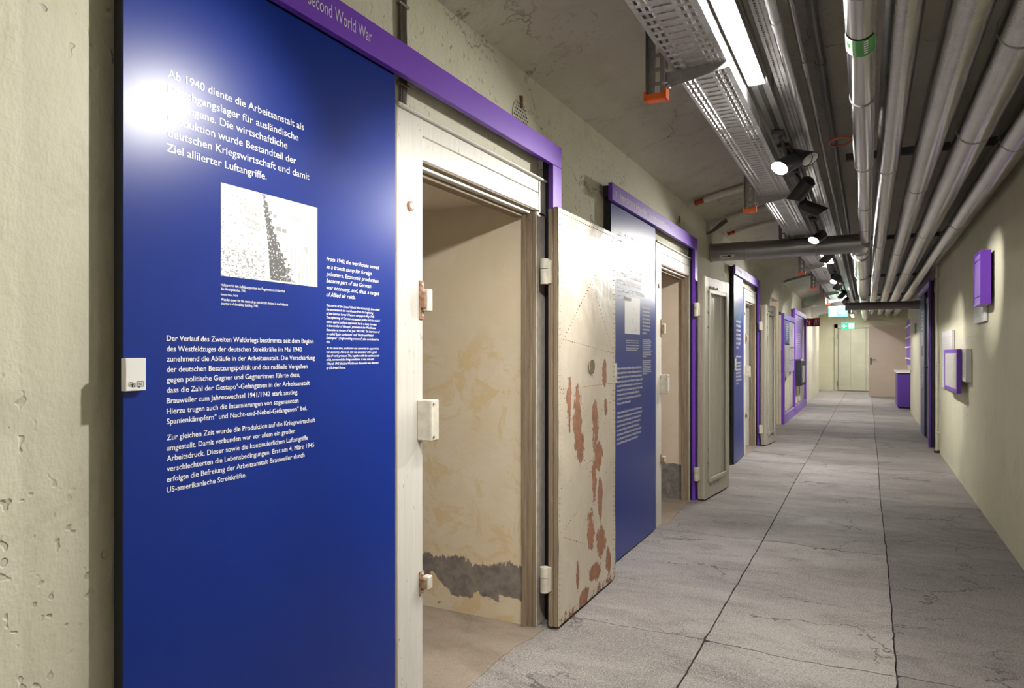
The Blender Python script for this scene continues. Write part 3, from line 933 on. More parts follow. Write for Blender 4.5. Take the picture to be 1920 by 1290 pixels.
e2, b2, bar2 = portal('L', 3.79, 6.025, 3.855, 4.80, 'blue text board and violet frame around the second cell door')
unit_text(e2, b2, 3.855, 4.80)
P2 = lambda cx, cy: onX(1140 + cx * .2326, 500 + cy * .2326, PX)
(ya, zt), (yb, zb_) = P2(135, 232), P2(257, 548)
print_grid('photograph_print', b2, lambda u, v: (PX, ya + (yb - ya) * u, zb_ + (zt - zb_) * v), 40, 60, photo_faint)
code_plate(e2, 3.86, 3.925, 1.075, 1.19)
tb = MB()
text_into(tb, '13', lambda u, w_: (XB, 3.835 + u, 2.165 + w_), .04, .025, .0)
tb.build('title_number', 'lilac_print', bar2)
tb = MB()
text_into(tb, 'Jugendliche in Brauweiler', lambda u, w_: (XB, 3.925 + u, 2.16 + w_), .56, .034, .014)
tb.build('title_text', 'lilac_print', bar2)
tb = MB()
text_into(tb, 'Adolescents in Brauweiler', lambda u, w_: (XB, 4.56 + u, 2.163 + w_), .52, .026, .014)
tb.build('title_english', 'lilac_print', bar2)
# --- portal 3
e3, b3, bar3 = portal('L', 7.94, 9.92, 8.02, 8.66, 'blue text board and violet frame around the third cell door')
greek_block(b3, 'heading_text', PX, rows_from([1.60 - .05 * k for k in range(7)], 8.16, .36, 3), .024, 21)
greek_block(b3, 'body_text', PX, rows_from([1.20, 1.13, 1.09, 1.05, 1.01, .97, .93, .89], 8.16, .40, 4), .018, 22)
code_plate(e3, 8.03, 8.10, 1.06, 1.19)
greek_block(bar3, 'title_text', XB, [(8.06, 2.165, .38)], .026, 23, 'lilac_print')
greek_block(bar3, 'title_english', XB, [(8.52, 2.168, .35)], .026, 24, 'lilac_print')
# --- portal 4 on the right wall
W4 = Wall('R')
e4, b4, bar4 = portal('R', 10.70, 12.87, 11.98, 12.82, 'blue text board and violet frame on the right wall around a closed door', post_at_end=False)
PXR = XR - .0506
greek_block(b4, 'heading_text', PXR, rows_from([1.86 - .05 * k for k in range(7)], 12.68, .50, 3), .028, 31, right=True)
greek_block(b4, 'body_text', PXR, rows_from([1.18 - .032 * k for k in range(16)], 12.68, .44, 5), .018, 32, right=True)
greek_block(b4, 'english_text', PXR, rows_from([1.30 - .024 * k for k in range(12)], 12.18, .18, 6), .012, 33, right=True)
print_grid('photograph_print', b4, lambda u, v: (PXR, 12.66 - .34 * u, 1.36 + .2 * v), 20, 14, photo_collage(4, .6))
greek_block(bar4, 'title_text', XR - .0806, [(12.76, 2.165, .5)], .028, 34, 'lilac_print', right=True)
greek_block(bar4, 'title_english', XR - .0806, [(12.2, 2.168, .45)], .028, 35, 'lilac_print', right=True)
d4 = struct(thing('door_4', (XR, 11.4, 0)), 'closed beige door within the right hand violet frame', 'door')
W4.box(MB(), .0, .03, 10.84, 10.92, 0, 2.06).build('frame', 'firedoor', d4, .003)
W4.box(MB(), .0, .03, 11.88, 11.95, 0, 2.06).build('frame', 'black', d4, .003)
W4.box(MB(), .0, .03, 10.92, 11.88, 1.98, 2.06).build('frame', 'firedoor', d4, .003)
lf = W4.box(MB(), .0, .018, 10.925, 11.875, .01, 1.975).build('leaf', 'firedoor', d4, .003)
MB().tube([(XR - .018, 11.78, 1.04), (XR - .06, 11.78, 1.04), (XR - .065, 11.66, 1.04)], .01, 8).build('handle', 'spot_black', lf)

# ------------------------------------------------------------------ pipes
def pipe(name, m, x, z, r, ya, yb, label, bands, band_m='galv_d', n=28):
    e = thing(name, (x, ya, z), label, 'pipe', 'insulated pipes under the ceiling')
    ys = [ya] + sorted(bands) + [yb]
    for k in range(len(ys) - 1):
        a, b_ = ys[k] + (.0008 if k else 0), ys[k + 1] - .0008
        rr = r + (.0012 if k % 2 else 0)
        MB().tube([(x, a, z), (x, b_, z)], rr, n).build('jacket_section', m, e, smooth=True)
    for y_ in bands:
        MB().tube([(x, y_ - .004, z), (x, y_ + .004, z)], r + .003, n, cap=True).build('clamp_ring', band_m, e, smooth=True)
    return e
ZP = 2.35
pipe('smooth_pipe', 'alu_s', -.018, 2.262, .045, -.5, 6.885, 'slim smooth silver pipe, leftmost of the pipe bundle, with green sticker', [1.0, 2.12, 3.05, 4.15, 5.3, 6.2])
pipe('insulated_pipe', 'alu', .103, ZP, .058, -.5, 22.42, 'narrowest embossed foil pipe, next to the slim smooth pipe', [1.4, 4.6, 7.8, 11.0, 14.2, 17.4, 20.4])
pipe('insulated_pipe', 'alu', .288, ZP, .066, -.5, 22.42, 'embossed foil pipe, third from the left in the bundle', [1.0, 5.2, 8.4, 11.6, 14.8, 18.0, 21.0])
pipe('insulated_pipe', 'alu', .468, ZP, .077, -.5, 22.42, 'thick embossed foil pipe, second from the right wall', [1.55, 2.85, 4.05, 7.2, 10.4, 13.6, 16.8, 20.0])
pipe('insulated_pipe', 'alu', .676, ZP, .076, -.5, 22.42, 'thick embossed foil pipe running along the top of the right wall', [2.4, 4.3, 6.8, 9.4, 12.0, 15.2, 18.4])
# sticker on the smooth pipe
st = MB()
def arc_patch(b, x, z, r, ya, yb, a0, a1, n=8):
    for k in range(n):
        t0 = a0 + (a1 - a0) * k / n; t1 = a0 + (a1 - a0) * (k + 1) / n
        P = lambda t, yy: (x + r * math.sin(t), yy, z - r * math.cos(t))
        b.quad(P(t0, ya), P(t1, ya), P(t1, yb), P(t0, yb))
stk = thing('pipe_sticker', (-.018, 2.6, 2.21), 'green and white flow sticker on the slim smooth pipe', 'sticker')
arc_patch(st, -.018, 2.262, .0475, 2.40, 2.53, -.55, .95); st.build('green_field', 'green', stk)
st = MB(); arc_patch(st, -.018, 2.262, .0475, 2.40, 2.53, -1.3, -.56); st.build('white_field', 'board', stk)
st = MB(); arc_patch(st, -.018, 2.262, .048, 2.44, 2.47, -1.05, -.75); arc_patch(st, -.018, 2.262, .048, 2.42, 2.49, -.95, -.87); st.build('arrow', 'green', stk)
st = MB()
for k in range(6): arc_patch(st, -.018, 2.262, .048, 2.41 + .018 * k, 2.42 + .018 * k, .15, .42, 3)
st.build('print', 'board', stk)

# duct from the left wall, mitred into the bundle
du = thing('elbow_duct', (-.05, 6.98, 2.27), 'wide grey duct crossing from the left wall and turning along the corridor', 'duct')
ZD, RD, YD, XD = 2.238, .086, 6.98, -.062
MB().tube([(XL + .001, YD, ZD), (-1.05, YD, ZD)], RD + .001, 32).build('duct_section', 'alu_d', du, smooth=True)
MB().tube([(-1.05, YD, ZD), (XD - .02, YD, ZD), (XD + .0, YD + .02, ZD), (XD, YD + .22, ZD)], RD, 32).build('duct_section', 'alu_d', du, smooth=True)
MB().tube([(XD, YD + .22, ZD), (XD, 9.6, ZD)], RD - .004, 32).build('duct_section', 'alu_s', du, smooth=True)
MB().tube([(XD, 9.6, ZD), (XD, 12.9, ZD)], RD - .008, 32).build('duct_section', 'alu_s', du, smooth=True)
MB().tube([(XD, 12.9, ZD), (XD, 22.42, ZD)], RD - .012, 32).build('duct_section', 'alu_s', du, smooth=True)
for xx in (XL + .01, -1.05, -.42):
    MB().tube([(xx - .008, YD, ZD), (xx + .008, YD, ZD)], RD + .005, 32).build('clamp_ring', 'galv_d', du, smooth=True)
for yy in (YD + .22, YD + .6, YD + .66, 9.6):
    MB().tube([(XD, yy - .006, ZD), (XD, yy + .006, ZD)], RD + .003, 32).build('clamp_ring', 'galv_d', du, smooth=True)
st = MB(); 
def arc_patch_x(b, y, z, r, xa, xb, a0, a1, n=8):
    for k in range(n):
        t0 = a0 + (a1 - a0) * k / n; t1 = a0 + (a1 - a0) * (k + 1) / n
        P = lambda t, xx: (xx, y - r * math.sin(t), z - r * math.cos(t))
        b.quad(P(t0, xa), P(t0, xb), P(t1, xb), P(t1, xa))
sk2 = thing('pipe_sticker', (-1.2, 6.9, 2.24), 'pale sticker with black arrow on the wide crossing duct', 'sticker')
arc_patch_x(st, YD, ZD, RD + .0025, -1.28, -1.14, .55, 1.15); st.build('label_field', 'board', sk2)
st = MB(); arc_patch_x(st, YD, ZD, RD + .003, -1.255, -1.19, .92, .98); arc_patch_x(st, YD, ZD, RD + .003, -1.20, -1.175, .86, 1.04, 2); st.build('arrow', 'black_print', sk2)
st = MB(); arc_patch_x(st, YD, ZD, RD + .003, -1.28, -1.14, .62, .70); st.build('stripe', 'green', sk2)

cp = thing('crossing_pipe', (.3, 13.8, 2.1), 'dark grey pipe crossing below the bundle to the right wall', 'pipe')
MB().tube([(-.36, 13.8, 2.082), (.72, 13.8, 2.082)], .070, 24).build('pipe_body', 'pipe_grey', cp, smooth=True)
MB().tube([(.72, 13.8, 2.082), (XR + .0, 13.8, 2.082)], .077, 24).build('wall_collar', 'pipe_grey', cp, smooth=True)

# hangers over the bundle
for k, y_ in enumerate((2.05, 4.75, 8.2, 12.2, 16.2, 20.2)):
    h_ = thing('pipe_hanger', (.35, y_, ZP + .1), ['dark hanger rail above the bundle, nearest the viewer', 'dark hanger rail above the bundle, second from the viewer', 'dark hanger rail above the bundle, third from the viewer',
               'dark hanger rail above the bundle, fourth from the viewer', 'dark hanger rail above the bundle, fifth from the viewer', 'dark hanger rail above the bundle, farthest'][k], 'hanger', 'pipe hanger rails')
    MB().box(-.12, XR, y_ - .02, y_ + .02, ZP + .085, ZP + .125).build('rail', 'iron_dark', h_, .002)
    for xx in (.02, .38, .73):
        MB().tube([(xx, y_, ZP + .12), (xx, y_, zc(xx) + .02)], .006, 8).build('rod', 'iron_dark', h_)

# ------------------------------------------------------------------ cable tray
TX0, TX1, TZ = -.662, -.462, 2.33
PITCH = .05
def tray_section_mesh(L, detail):
    W_ = TX1 - TX0
    xb = [0, .085, .145, .195, .255, .32, .62, .695, .755, .815, .875, 1.0]
    xb_side = {1, 3, 7, 9}
    yb = [0, .18, .42, .58, .82]
    b = MB()
    n = int(round(L / PITCH))
    Y = []
    for k in range(n): Y += [(k + t) * PITCH for t in yb]
    Y.append(n * PITCH)
    idx = {}
    def V(i, j):
        if (i, j) not in idx:
            idx[(i, j)] = len(b.v); b.v.append((TX0 + xb[i] * W_, Y[j], TZ))
        return idx[(i, j)]
    for j in range(len(Y) - 1):
        s_ = j % 5
        for i in range(len(xb) - 1):
            if i in xb_side and s_ in (1, 2, 3): continue
            if i == 5 and s_ == 2: continue
            b.f.append((V(i, j), V(i, j + 1), V(i + 1, j + 1), V(i + 1, j)))
    b.keep = True
    if detail:   # pressed lips around the slots
        for k in range(n):
            for i in xb_side:
                xa, xz = TX0 + xb[i] * W_, TX0 + xb[i + 1] * W_
                ya, yz = (k + .18) * PITCH, (k + .82) * PITCH
                d, o_ = .0025, .004
                out = [(xa - o_, ya - o_), (xz + o_, ya - o_), (xz + o_, yz + o_), (xa - o_, yz + o_)]
                inn = [(xa, ya), (xz, ya), (xz, yz), (xa, yz)]
                for q in range(4):
                    q2 = (q + 1) % 4
                    mid = lambda p, r_: ((p[0] + r_[0]) / 2, (p[1] + r_[1]) / 2, TZ - d)
                    m0, m1 = mid(out[q], inn[q]), mid(out[q2], inn[q2])
                    b.quad((*out[q], TZ - .0004), m0, m1, (*out[q2], TZ - .0004))
                    b.quad(m0, (*inn[q], TZ), (*inn[q2], TZ), m1)
            # transverse rib lips and small slots
            xa, xz = TX0 + .32 * W_, TX0 + .62 * W_
            for (ya, yz) in (((k + .36) * PITCH, (k + .42) * PITCH), ((k + .58) * PITCH, (k + .64) * PITCH)):
                ym = (ya + yz) / 2
                b.quad((xa, ya, TZ - .0004), (xz, ya, TZ - .0004), (xz, ym, TZ - .0022), (xa, ym, TZ - .0022))
                b.quad((xa, ym, TZ - .0022), (xz, ym, TZ - .0022), (xz, yz, TZ - .0004), (xa, yz, TZ - .0004))
    return b
sect_lbl = ['perforated galvanised cable tray length overhead, nearest the viewer', 'second perforated cable tray length, by the first spotlight', 'third perforated cable tray length along the corridor',
            'fourth perforated cable tray length along the corridor', 'fifth perforated cable tray length along the corridor', 'sixth perforated cable tray length, far down the corridor']
for k in range(6):
    ys = .5 + 3.0 * k
    e = thing('cable_tray', ((TX0 + TX1) / 2, ys, TZ), sect_lbl[k], 'cable tray', 'perforated cable tray lengths')
    b = tray_section_mesh(2.996, k < 2)
    o = b.build('tray_floor', 'galv', e, matrix=Matrix.Translation((0, ys, 0)))
    md = o.modifiers.new('thickness', 'SOLIDIFY'); md.thickness = .0012; md.offset = 1
    for xx in (TX0, TX1 - .0015):
        MB().box(xx, xx + .0015, ys, ys + 2.996, TZ, TZ + .06).build('tray_side', 'galv', e)
    # plain joint plate at the far end
    MB().box(TX0 + .004, TX1 - .004, ys + 2.93, ys + 2.993, TZ - .003, TZ - .0015).build('joint_plate', 'galv', e)
    for xx in (TX0 + .03, TX1 - .03):
        MB().tube([(xx, ys + 2.96, TZ - .003), (xx, ys + 2.96, TZ - .008)], .006, 8).build('bolt', 'galv', e)

def make_bracket(y_, label):
    e = thing('tray_bracket', (-.725, y_, 2.23), label, 'bracket', 'cable tray brackets with orange end caps')
    xa, xb2 = -.768, -.688
    zt_ = zc(-.725) + .0
    # web with long slots: strips and rungs
    t_ = .003
    cxm = (xa + xb2) / 2
    b = MB()
    b.box(xa, cxm - .009, y_, y_ + t_, 2.236, zt_); b.box(cxm + .009, xb2, y_, y_ + t_, 2.236, zt_)
    z_ = 2.236
    while z_ < zt_ - .03:
        b.box(cxm - .009, cxm + .009, y_, y_ + t_, z_, min(z_ + .016, zt_)); z_ += .055
    b.build('upright_web', 'galv_d', e)
    for xx in (xa, xb2 - t_):
        MB().box(xx, xx + t_, y_ - .036, y_, 2.236, zt_).build('upright_flange', 'galv', e)
    MB().box(-.80, -.65, y_ - .06, y_ + .06, zt_ - .006, zt_ + .004).build('head_plate', 'galv_d', e)
    # orange cap, open topped
    cb_ = MB()
    zc0, zc1 = 2.226, 2.256
    cb_.box(xa - .003, xb2 + .003, y_ - .040, y_ + .006, zc0, zc0 + .006)
    cb_.box(xa - .004, xa + .006, y_ - .041, y_ + .007, zc0, zc1 + .004)
    cb_.box(xb2 - .006, xb2 + .004, y_ - .041, y_ + .007, zc0, zc1 + .012)
    cb_.box(xa, xb2, y_ - .041, y_ - .034, zc0, zc1 - .008)
    cb_.build('end_cap', 'orange', e)
    # tapered arm below the tray
    MB().prism([(xb2, 2.326), (TX1 + .012, 2.326), (TX1 + .012, 2.308), (xb2, 2.262)], 'y', y_ - .024, y_ - .021).build('arm', 'galv_d', e)
    MB().box(xb2, TX1 + .012, y_ - .024, y_ + .014, 2.3245, 2.3275).build('arm', 'galv', e)
    MB().tube([(xb2 + .012, y_ - .03, 2.27), (xb2 + .012, y_ - .018, 2.27)], .007, 6).build('bolt', 'galv', e)
    MB().tube([(xb2 - .01, y_ - .03, 2.285), (xb2 + .01, y_ - .03, 2.285)], .007, 6).build('bolt', 'galv', e)
    return e
blb = ['slotted tray bracket with orange cap, nearest the viewer', 'slotted tray bracket with orange cap, second from the viewer', 'slotted tray bracket with orange cap in front of the wide crossing duct',
       'slotted tray bracket with orange cap, next past the wide duct', 'slotted tray bracket with orange cap, fifth from the viewer', 'slotted tray bracket with orange cap, sixth from the viewer',
       'slotted tray bracket with orange cap, next to the nearer exit sign', 'slotted tray bracket with orange cap, farthest']
bp = make_bracket(2.66, blb[0])
for k, y_ in enumerate((5.05, 7.18, 9.3, 11.4, 13.6, 15.5, 17.6)):
    c = copy_tree(bp); c.location.y = y_; c['label'] = blb[k + 1]

# ------------------------------------------------------------------ light rail, battens, conduits beside the tray
RX0, RX1, RZ = -.452, -.376, 2.405
e = thing('light_rail', (RX0, 0, RZ), 'grey lighting rail carrying the battens and spotlights', 'light rail')
MB().box(RX0, RX1, -4.8, 21.3, RZ, RZ + .035).build('rail_body', 'rail', e, .002)
MB().box(RX0 + .028, RX1 - .028, -4.8, 21.3, RZ - .004, RZ).build('rail_slot', 'iron_dark', e)
k = 0
for y_ in (-4.4, -1.6, .6, 3.6, 6.6, 9.6, 12.6, 15.6, 17.8, 21.0):
    MB().tube([((RX0 + RX1) / 2, y_, RZ + .035), ((RX0 + RX1) / 2, y_, zc(-.41))], .005, 8).build('drop_rod', 'galv_d', e)

def batten(ya, yb, label, own=False):
    e = thing('light_batten', ((RX0 + RX1) / 2, ya, 2.38), label, 'ceiling light', 'linear ceiling lights')
    MB().box(RX0 + .004, RX1 - .004, ya, yb, 2.392, 2.3995).box(RX0 + .003, RX0 + .0055, ya, yb, 2.378, 2.3995).box(RX1 - .0055, RX1 - .003, ya, yb, 2.378, 2.3995).build('housing', 'rail', e)
    MB().box(RX0 + .006, RX1 - .006, ya + .003, yb - .003, 2.376, 2.392).build('diffuser', 'batten', e)
    if own:
        for y_ in (ya + .2, yb - .2):
            MB().tube([((RX0 + RX1) / 2, y_, 2.399), ((RX0 + RX1) / 2, y_, zc(-.41) - .001)], .006, 8).build('drop_rod', 'galv_d', e)
batten(1.80, 3.06, 'bright linear light overhead, nearest the viewer')
batten(8.06, 9.56, 'short looking bright linear light midway down the corridor')
batten(14.4, 15.9, 'bright linear light near the exit sign')
batten(22.9, 24.4, 'added linear light out of view at the very end of the corridor', True)  # added out of view to brighten the corridor end
batten(19.6, 21.1, 'bright linear light before the end door')
batten(-4.6, -3.1, 'added linear light on the ceiling far behind the viewer')  # unseen batten, added for more light from behind

# narrow perforated tray
e = thing('narrow_tray', (-.34, 0, 2.43), 'narrow perforated metal tray right of the light rail', 'cable tray')
b = MB()
NX0, NX1, NZ = -.362, -.312, 2.44
for xx, xy in ((NX0, NX0 + .014), (NX0 + .022, NX0 + .032), (NX1 - .014, NX1)):
    b.box(xx, xy, 0, 18, NZ, NZ + .0015)
yy = 0
while yy < 12:
    b.box(NX0 + .014, NX0 + .022, yy, yy + .008, NZ, NZ + .0015); b.box(NX0 + .032, NX1 - .014, yy + .01, yy + .018, NZ, NZ + .0015); yy += .02
b.build('tray_floor', 'galv', e)
MB().box(NX0, NX0 + .0015, 0, 18, NZ, NZ + .05).build('tray_side', 'galv_d', e)
MB().box(NX1 - .0015, NX1, 0, 18, NZ, NZ + .05).build('tray_side', 'galv_d', e)
def conduit(x, z, r, m, label, joints=()):
    e = thing('conduit', (x, 0, z), label, 'conduit')
    MB().tube([(x, -.5, z), (x, 22.4, z)], r, 16).build('tube', m, e, smooth=True)
    for j in joints: MB().tube([(x, j, z), (x, j + .08, z)], r + .003, 16).build('coupling', m, e, smooth=True)
    return e
conduit(-.29, 2.425, .018, 'galv', 'shiny steel conduit right of the narrow tray', (2.6, 5.1, 7.6))
conduit(-.235, 2.46, .011, 'galv_d', 'thin steel conduit beside the shiny one', (3.1,))
conduit(-.20, 2.64, .022, 'pipe_grey', 'dark painted pipe close to the ceiling', (3.6, 6.4))

# red cable loop
e = MB().tube([(-.125 + .055 * math.cos(t), 4.02 + .075 * math.sin(t), 2.36 + .006 * math.cos(t)) for t in [i * 2 * PI / 26 * .93 for i in range(27)]], .005, 8).build('red_cable_loop', 'red', smooth=True)
tag(e, 'small loop of red cable hanging under the dark ceiling', 'cable')

# ------------------------------------------------------------------ spotlights
def spotlight(loc, aim, label, power=1.0, lit=True, angle=78, blend=.8, r=.043, L=.14):
    """loc: centre of the lens; aim: target point"""
    loc = Vector(loc); d = (Vector(aim) - loc).normalized()
    base = Vector(((RX0 + RX1) / 2, loc.y, RZ))
    e = thing('spotlight', tuple(base), label, 'spotlight', 'track spotlights')
    up = Vector((0, 0, 1)); a = d.cross(up).normalized(); b_ = a.cross(d).normalized()
    n = 22
    def ring(c, rr, cut=0.0):
        return [tuple(c + (a * math.cos(t) + b_ * math.sin(t)) * rr + d * (cut * math.sin(t))) for t in [2 * PI * k / n for k in range(n)]]
    def skin(name, rings, m, cap0=False, cap1=False, parent=e):
        mb = MB(); 
        for r_ in rings: mb.v += r_
        for q in range(len(rings) - 1):
            for k in range(n):
                k2 = (k + 1) % n
                mb.f.append((q * n + k, q * n + k2, (q + 1) * n + k2, (q + 1) * n + k))
        if cap0: mb.f.append(tuple(range(n)))
        if cap1: mb.f.append(tuple((len(rings) - 1) * n + k for k in range(n)))
        return mb.build(name, m, parent, smooth=True)
    body = skin('housing', [ring(loc - d * L, r * .6), ring(loc - d * (L - .015), r), ring(loc + d * .003, r), ring(loc + d * .03, r, .03), ring(loc + d * .03, r - .003, .03), ring(loc + d * .004, r - .003), ring(loc - d * .006, r - .003)], 'spot_black', cap0=True)
    skin('snoot_lining', [ring(loc + d * .0285, r - .0034, .029), ring(loc + d * .002, r - .0034)], 'spot_white', parent=body)
    skin('lens', [ring(loc - d * .002, r - .006), ring(loc - d * .0035, r * .3)], 'lens' if lit else 'spot_white', cap1=True, parent=body)
    piv = loc - d * (L * .55)
    MB().box(base.x - .03, base.x + .03, base.y - .07, base.y + .07, RZ - .022, RZ - .003).build('track_adapter', 'spot_black', e, .003)
    MB().tube([base + Vector((0, 0, -.01)), Vector((base.x, base.y, piv.z + .02)) if abs(piv.x - base.x) < .005 else (base + piv) / 2 + Vector((0, 0, .01)), piv], .008, 8).build('stem', 'spot_black', e)
    if power > 0:
        ld = bpy.data.lights.new('spot_lamp', 'SPOT')
        ld.energy = SPOT * power; ld.spot_size = math.radians(angle); ld.spot_blend = blend; ld.shadow_soft_size = .03
        ld.color = (1.0, .965, .90)
        lo = bpy.data.objects.new('spot_lamp', ld)
        COL.objects.link(lo)
        lo.location = loc + d * .055
        lo.rotation_euler = d.to_track_quat('-Z', 'Y').to_euler()
    return e
spotlight((-.40, 1.25, 2.17), (-1.55, 2.5, 1.0), 'black track spotlight overhead turned into the first cell doorway', .55, True, 72)
spotlight((-.40, 1.62, 2.14), (-1.38, .62, 1.25), 'black track spotlight overhead turned to the left edge of the first board', .38, True, 84)
spotlight((-.40, 3.88, 2.225), (-1.33, 1.5, 1.15), 'black track spotlight with glowing lens facing the first blue board', .85)
spotlight((-.30, 4.14, 2.32), (.8, 3.1, 1.75), 'black track spotlight with pale snoot beside the first glowing one', .12, False, 60)
spotlight((-.40, 4.72, 2.24), (-1.5, 5.6, 1.15), 'added black track spotlight turned into the second cell doorway', .45, True, 72)  # guessed lamp, added to light the second cell
spotlight((-.40, 8.0, 2.23), (-1.5, 9.4, 1.15), 'added black track spotlight turned into the third cell doorway', .5, True, 72)  # added by analogy with the first cell, brightens the third
spotlight((-.40, 11.1, 2.2), (-1.5, 12.7, 1.2), 'added black track spotlight turned into the pink doorway', .6, True, 72)  # added lamp, lights the inside of the pink doorway
spotlight((-.32, 5.5, 2.285), (.8, 5.95, 1.8), 'black track spotlight turned to the violet wall box', .42, True, 44)
spotlight((-.40, 6.45, 2.22), (-1.33, 4.5, 1.25), 'black track spotlight glaring in front of the wide crossing duct', .8)
spotlight((-.33, 7.4, 2.28), (.8, 8.3, 1.15), 'black track spotlight turned to the framed document', .42, True, 56)
spotlight((-.40, 10.3, 2.22), (-1.33, 8.4, 1.2), 'black track spotlight glaring halfway to the exit sign', .9)
spotlight((-.37, 10.8, 2.28), (.8, 12.6, 1.3), 'added black track spotlight turned to the right hand violet frame', .4, True, 50)  # guessed lamp, added for the light on this frame
spotlight((-.40, 12.9, 2.2), (-1.33, 14.2, 1.2), 'added black track spotlight just before the dark crossing pipe', .5)  # guessed lamp, added to light the near part of the display
spotlight((-.38, 14.2, 2.2), (-1.33, 16.6, 1.3), 'added black track spotlight aimed at the violet display wall', .7)  # guessed lamp, added for the light pool on the display
spotlight((-.38, 16.3, 2.2), (.8, 18.6, 1.2), 'added black track spotlight aimed at the violet counter', .6)  # guessed lamp, added to light the counter
spotlight((-.38, 17.4, 2.18), (-.9, 21, .6), 'added black track spotlight farthest down the rail', .5)  # guessed lamp, added to light the far left of the corridor

# ------------------------------------------------------------------ small things on the left wall and ceiling
def ceil_conduit(y_, x0, x1, label, r=.017, m='conduit', ends=True, drop=.036):
    e = thing('ceiling_conduit', (x0, y_, zc(x0)), label, 'conduit', 'conduits across the ceiling')
    pts = [(x0 + (x1 - x0) * k / 8, y_, zc(x0 + (x1 - x0) * k / 8) - drop) for k in range(9)]
    MB().tube(pts, r, 12).build('tube', m, e, smooth=True)
    for t in (.25, .72):
        xx = x0 + (x1 - x0) * t
        MB().tube([(xx - .012, y_, zc(xx - .012) - drop), (xx + .012, y_, zc(xx + .012) - drop)], r + .005, 12).build('clip', m, e, smooth=True)
    if ends:
        a, b_ = Vector(pts[0]), Vector(pts[1])
        dd = (a - b_).normalized()
        MB().tube([a + dd * .08, a - dd * .01], r - .004, 10).build('red_sleeve', 'red', e, smooth=True)
    return e
ceil_conduit(5.9, -1.22, -.45, 'pale conduit with red sleeve across the ceiling, nearest the viewer', .026)
ceil_conduit(6.85, -1.20, -.45, 'pale conduit holding dark cables across the ceiling', .026, ends=False)
ceil_conduit(7.55, -1.24, -.45, 'pale conduit across the ceiling just past the wide duct', .022)
ceil_conduit(13.05, -1.32, -.60, 'dark conduit across the ceiling near the open pink doorway', .02, 'galv_d', False)
ceil_conduit(20.2, -1.34, -.4, 'pale conduit curving across the far ceiling', .02, ends=False)
e = thing('cable_bundle', (-1.28, 6.82, 2.42), 'dark cables bending from a ceiling conduit into the left wall', 'cables')
for k in range(3):
    P0, P1, P2, P3 = (Vector(q) for q in ((-1.16, 6.85 + .014 * (k - 1), zc(-1.16) - .036), (-1.27, 6.86 + .03 * (k - 1), 2.515 - .02 * k), (-1.31, 6.82 + .02 * (k - 1), 2.42), (XL + .001, 6.79 + .01 * (k - 1), 2.395)))
    MB().tube([P0 * (1 - t) ** 3 + P1 * 3 * t * (1 - t) ** 2 + P2 * 3 * t * t * (1 - t) + P3 * t ** 3 for t in [q / 12 for q in range(13)]], .008, 8).build('cable', 'cable', e, smooth=True)
# vertical cable run above the first door
e = thing('cable_bundle', (XL, 1.88, 2.05), 'bundle of dark cables clipped up the wall above the first door', 'cables')
for k in range(5):
    yy = 1.868 + .0075 * k
    MB().tube([(XL + .008, yy + .004 * math.sin(k), 2.06), (XL + .009, yy + .003, 2.2), (XL + .010, yy - .004, 2.35), (XL + .008, yy, 2.53)], .0036, 8).build('cable', 'cable', e, smooth=True)
for z_ in (2.135, 2.40):
    MB().box(XL, XL + .016, 1.855, 1.91, z_, z_ + .008).build('clip', 'galv_d', e, .001)
# perforated vent rosettes
def vent(y_, z_, r, label):
    e = thing('wall_vent', (XL, y_, z_), label, 'vent', 'perforated wall vents')
    MB().tube([(XL - .003, y_, z_), (XL + .003, y_, z_)], r, 28).build('vent_plate', 'white_pipe', e)
    b = MB(); q = int(r / .017)
    for i in range(-q, q + 1):
        for j in range(-q, q + 1):
            yy, zz = (i + .5 * (j % 2)) * .0165, j * .0145
            if yy * yy + zz * zz < (r * .86) ** 2:
                b.poly([(XL + .0036, y_ + yy + .0046 * math.cos(t * PI / 4), z_ + zz + .0046 * math.sin(t * PI / 4)) for t in range(8)])
    o = b.build('holes', 'hole', e); o['kind'] = 'stuff'
    MB().box(XL, XL + .012, y_ - .004, y_ + .010, z_ + r * .55, z_ + r * 1.25).build('hook', 'rust', e, .002)
vent(2.77, 2.30, .078, 'round perforated vent above the first violet frame')
vent(5.68, 2.275, .078, 'round perforated vent above the second violet frame')

# ------------------------------------------------------------------ things on the right wall
e = thing('display_case', (XR, 6.2, 1.6), 'violet wall box with a recessed front on the right wall', 'display box')
xa, xb = XR - .085, XR - .0205
ya, yb, za, zb_ = 5.93, 6.30, 1.60, 1.985
MB().box(xa, xb, ya, ya + .012, za, zb_).build('side_panel', 'purple', e, .001)
MB().box(xa, xb, yb - .012, yb, za, zb_).build('side_panel', 'purple', e, .001)
MB().box(xa, xb, ya + .0125, yb - .0125, zb_ - .012, zb_).build('top_panel', 'purple', e, .001)
MB().box(xa, xb, ya + .0125, yb - .0125, za, za + .012).build('bottom_panel', 'lilac', e, .001)
MB().box(xa + .006, xa + .012, ya + .0125, yb - .0125, za + .0125, zb_ - .0125).build('front_panel', 'lilac', e)
for zz in (1.66, 1.925):
    MB().box(xa + .002, xa + .006, ya + .06, yb - .03, zz, zz + .005).build('printed_line', 'purple_d', e)
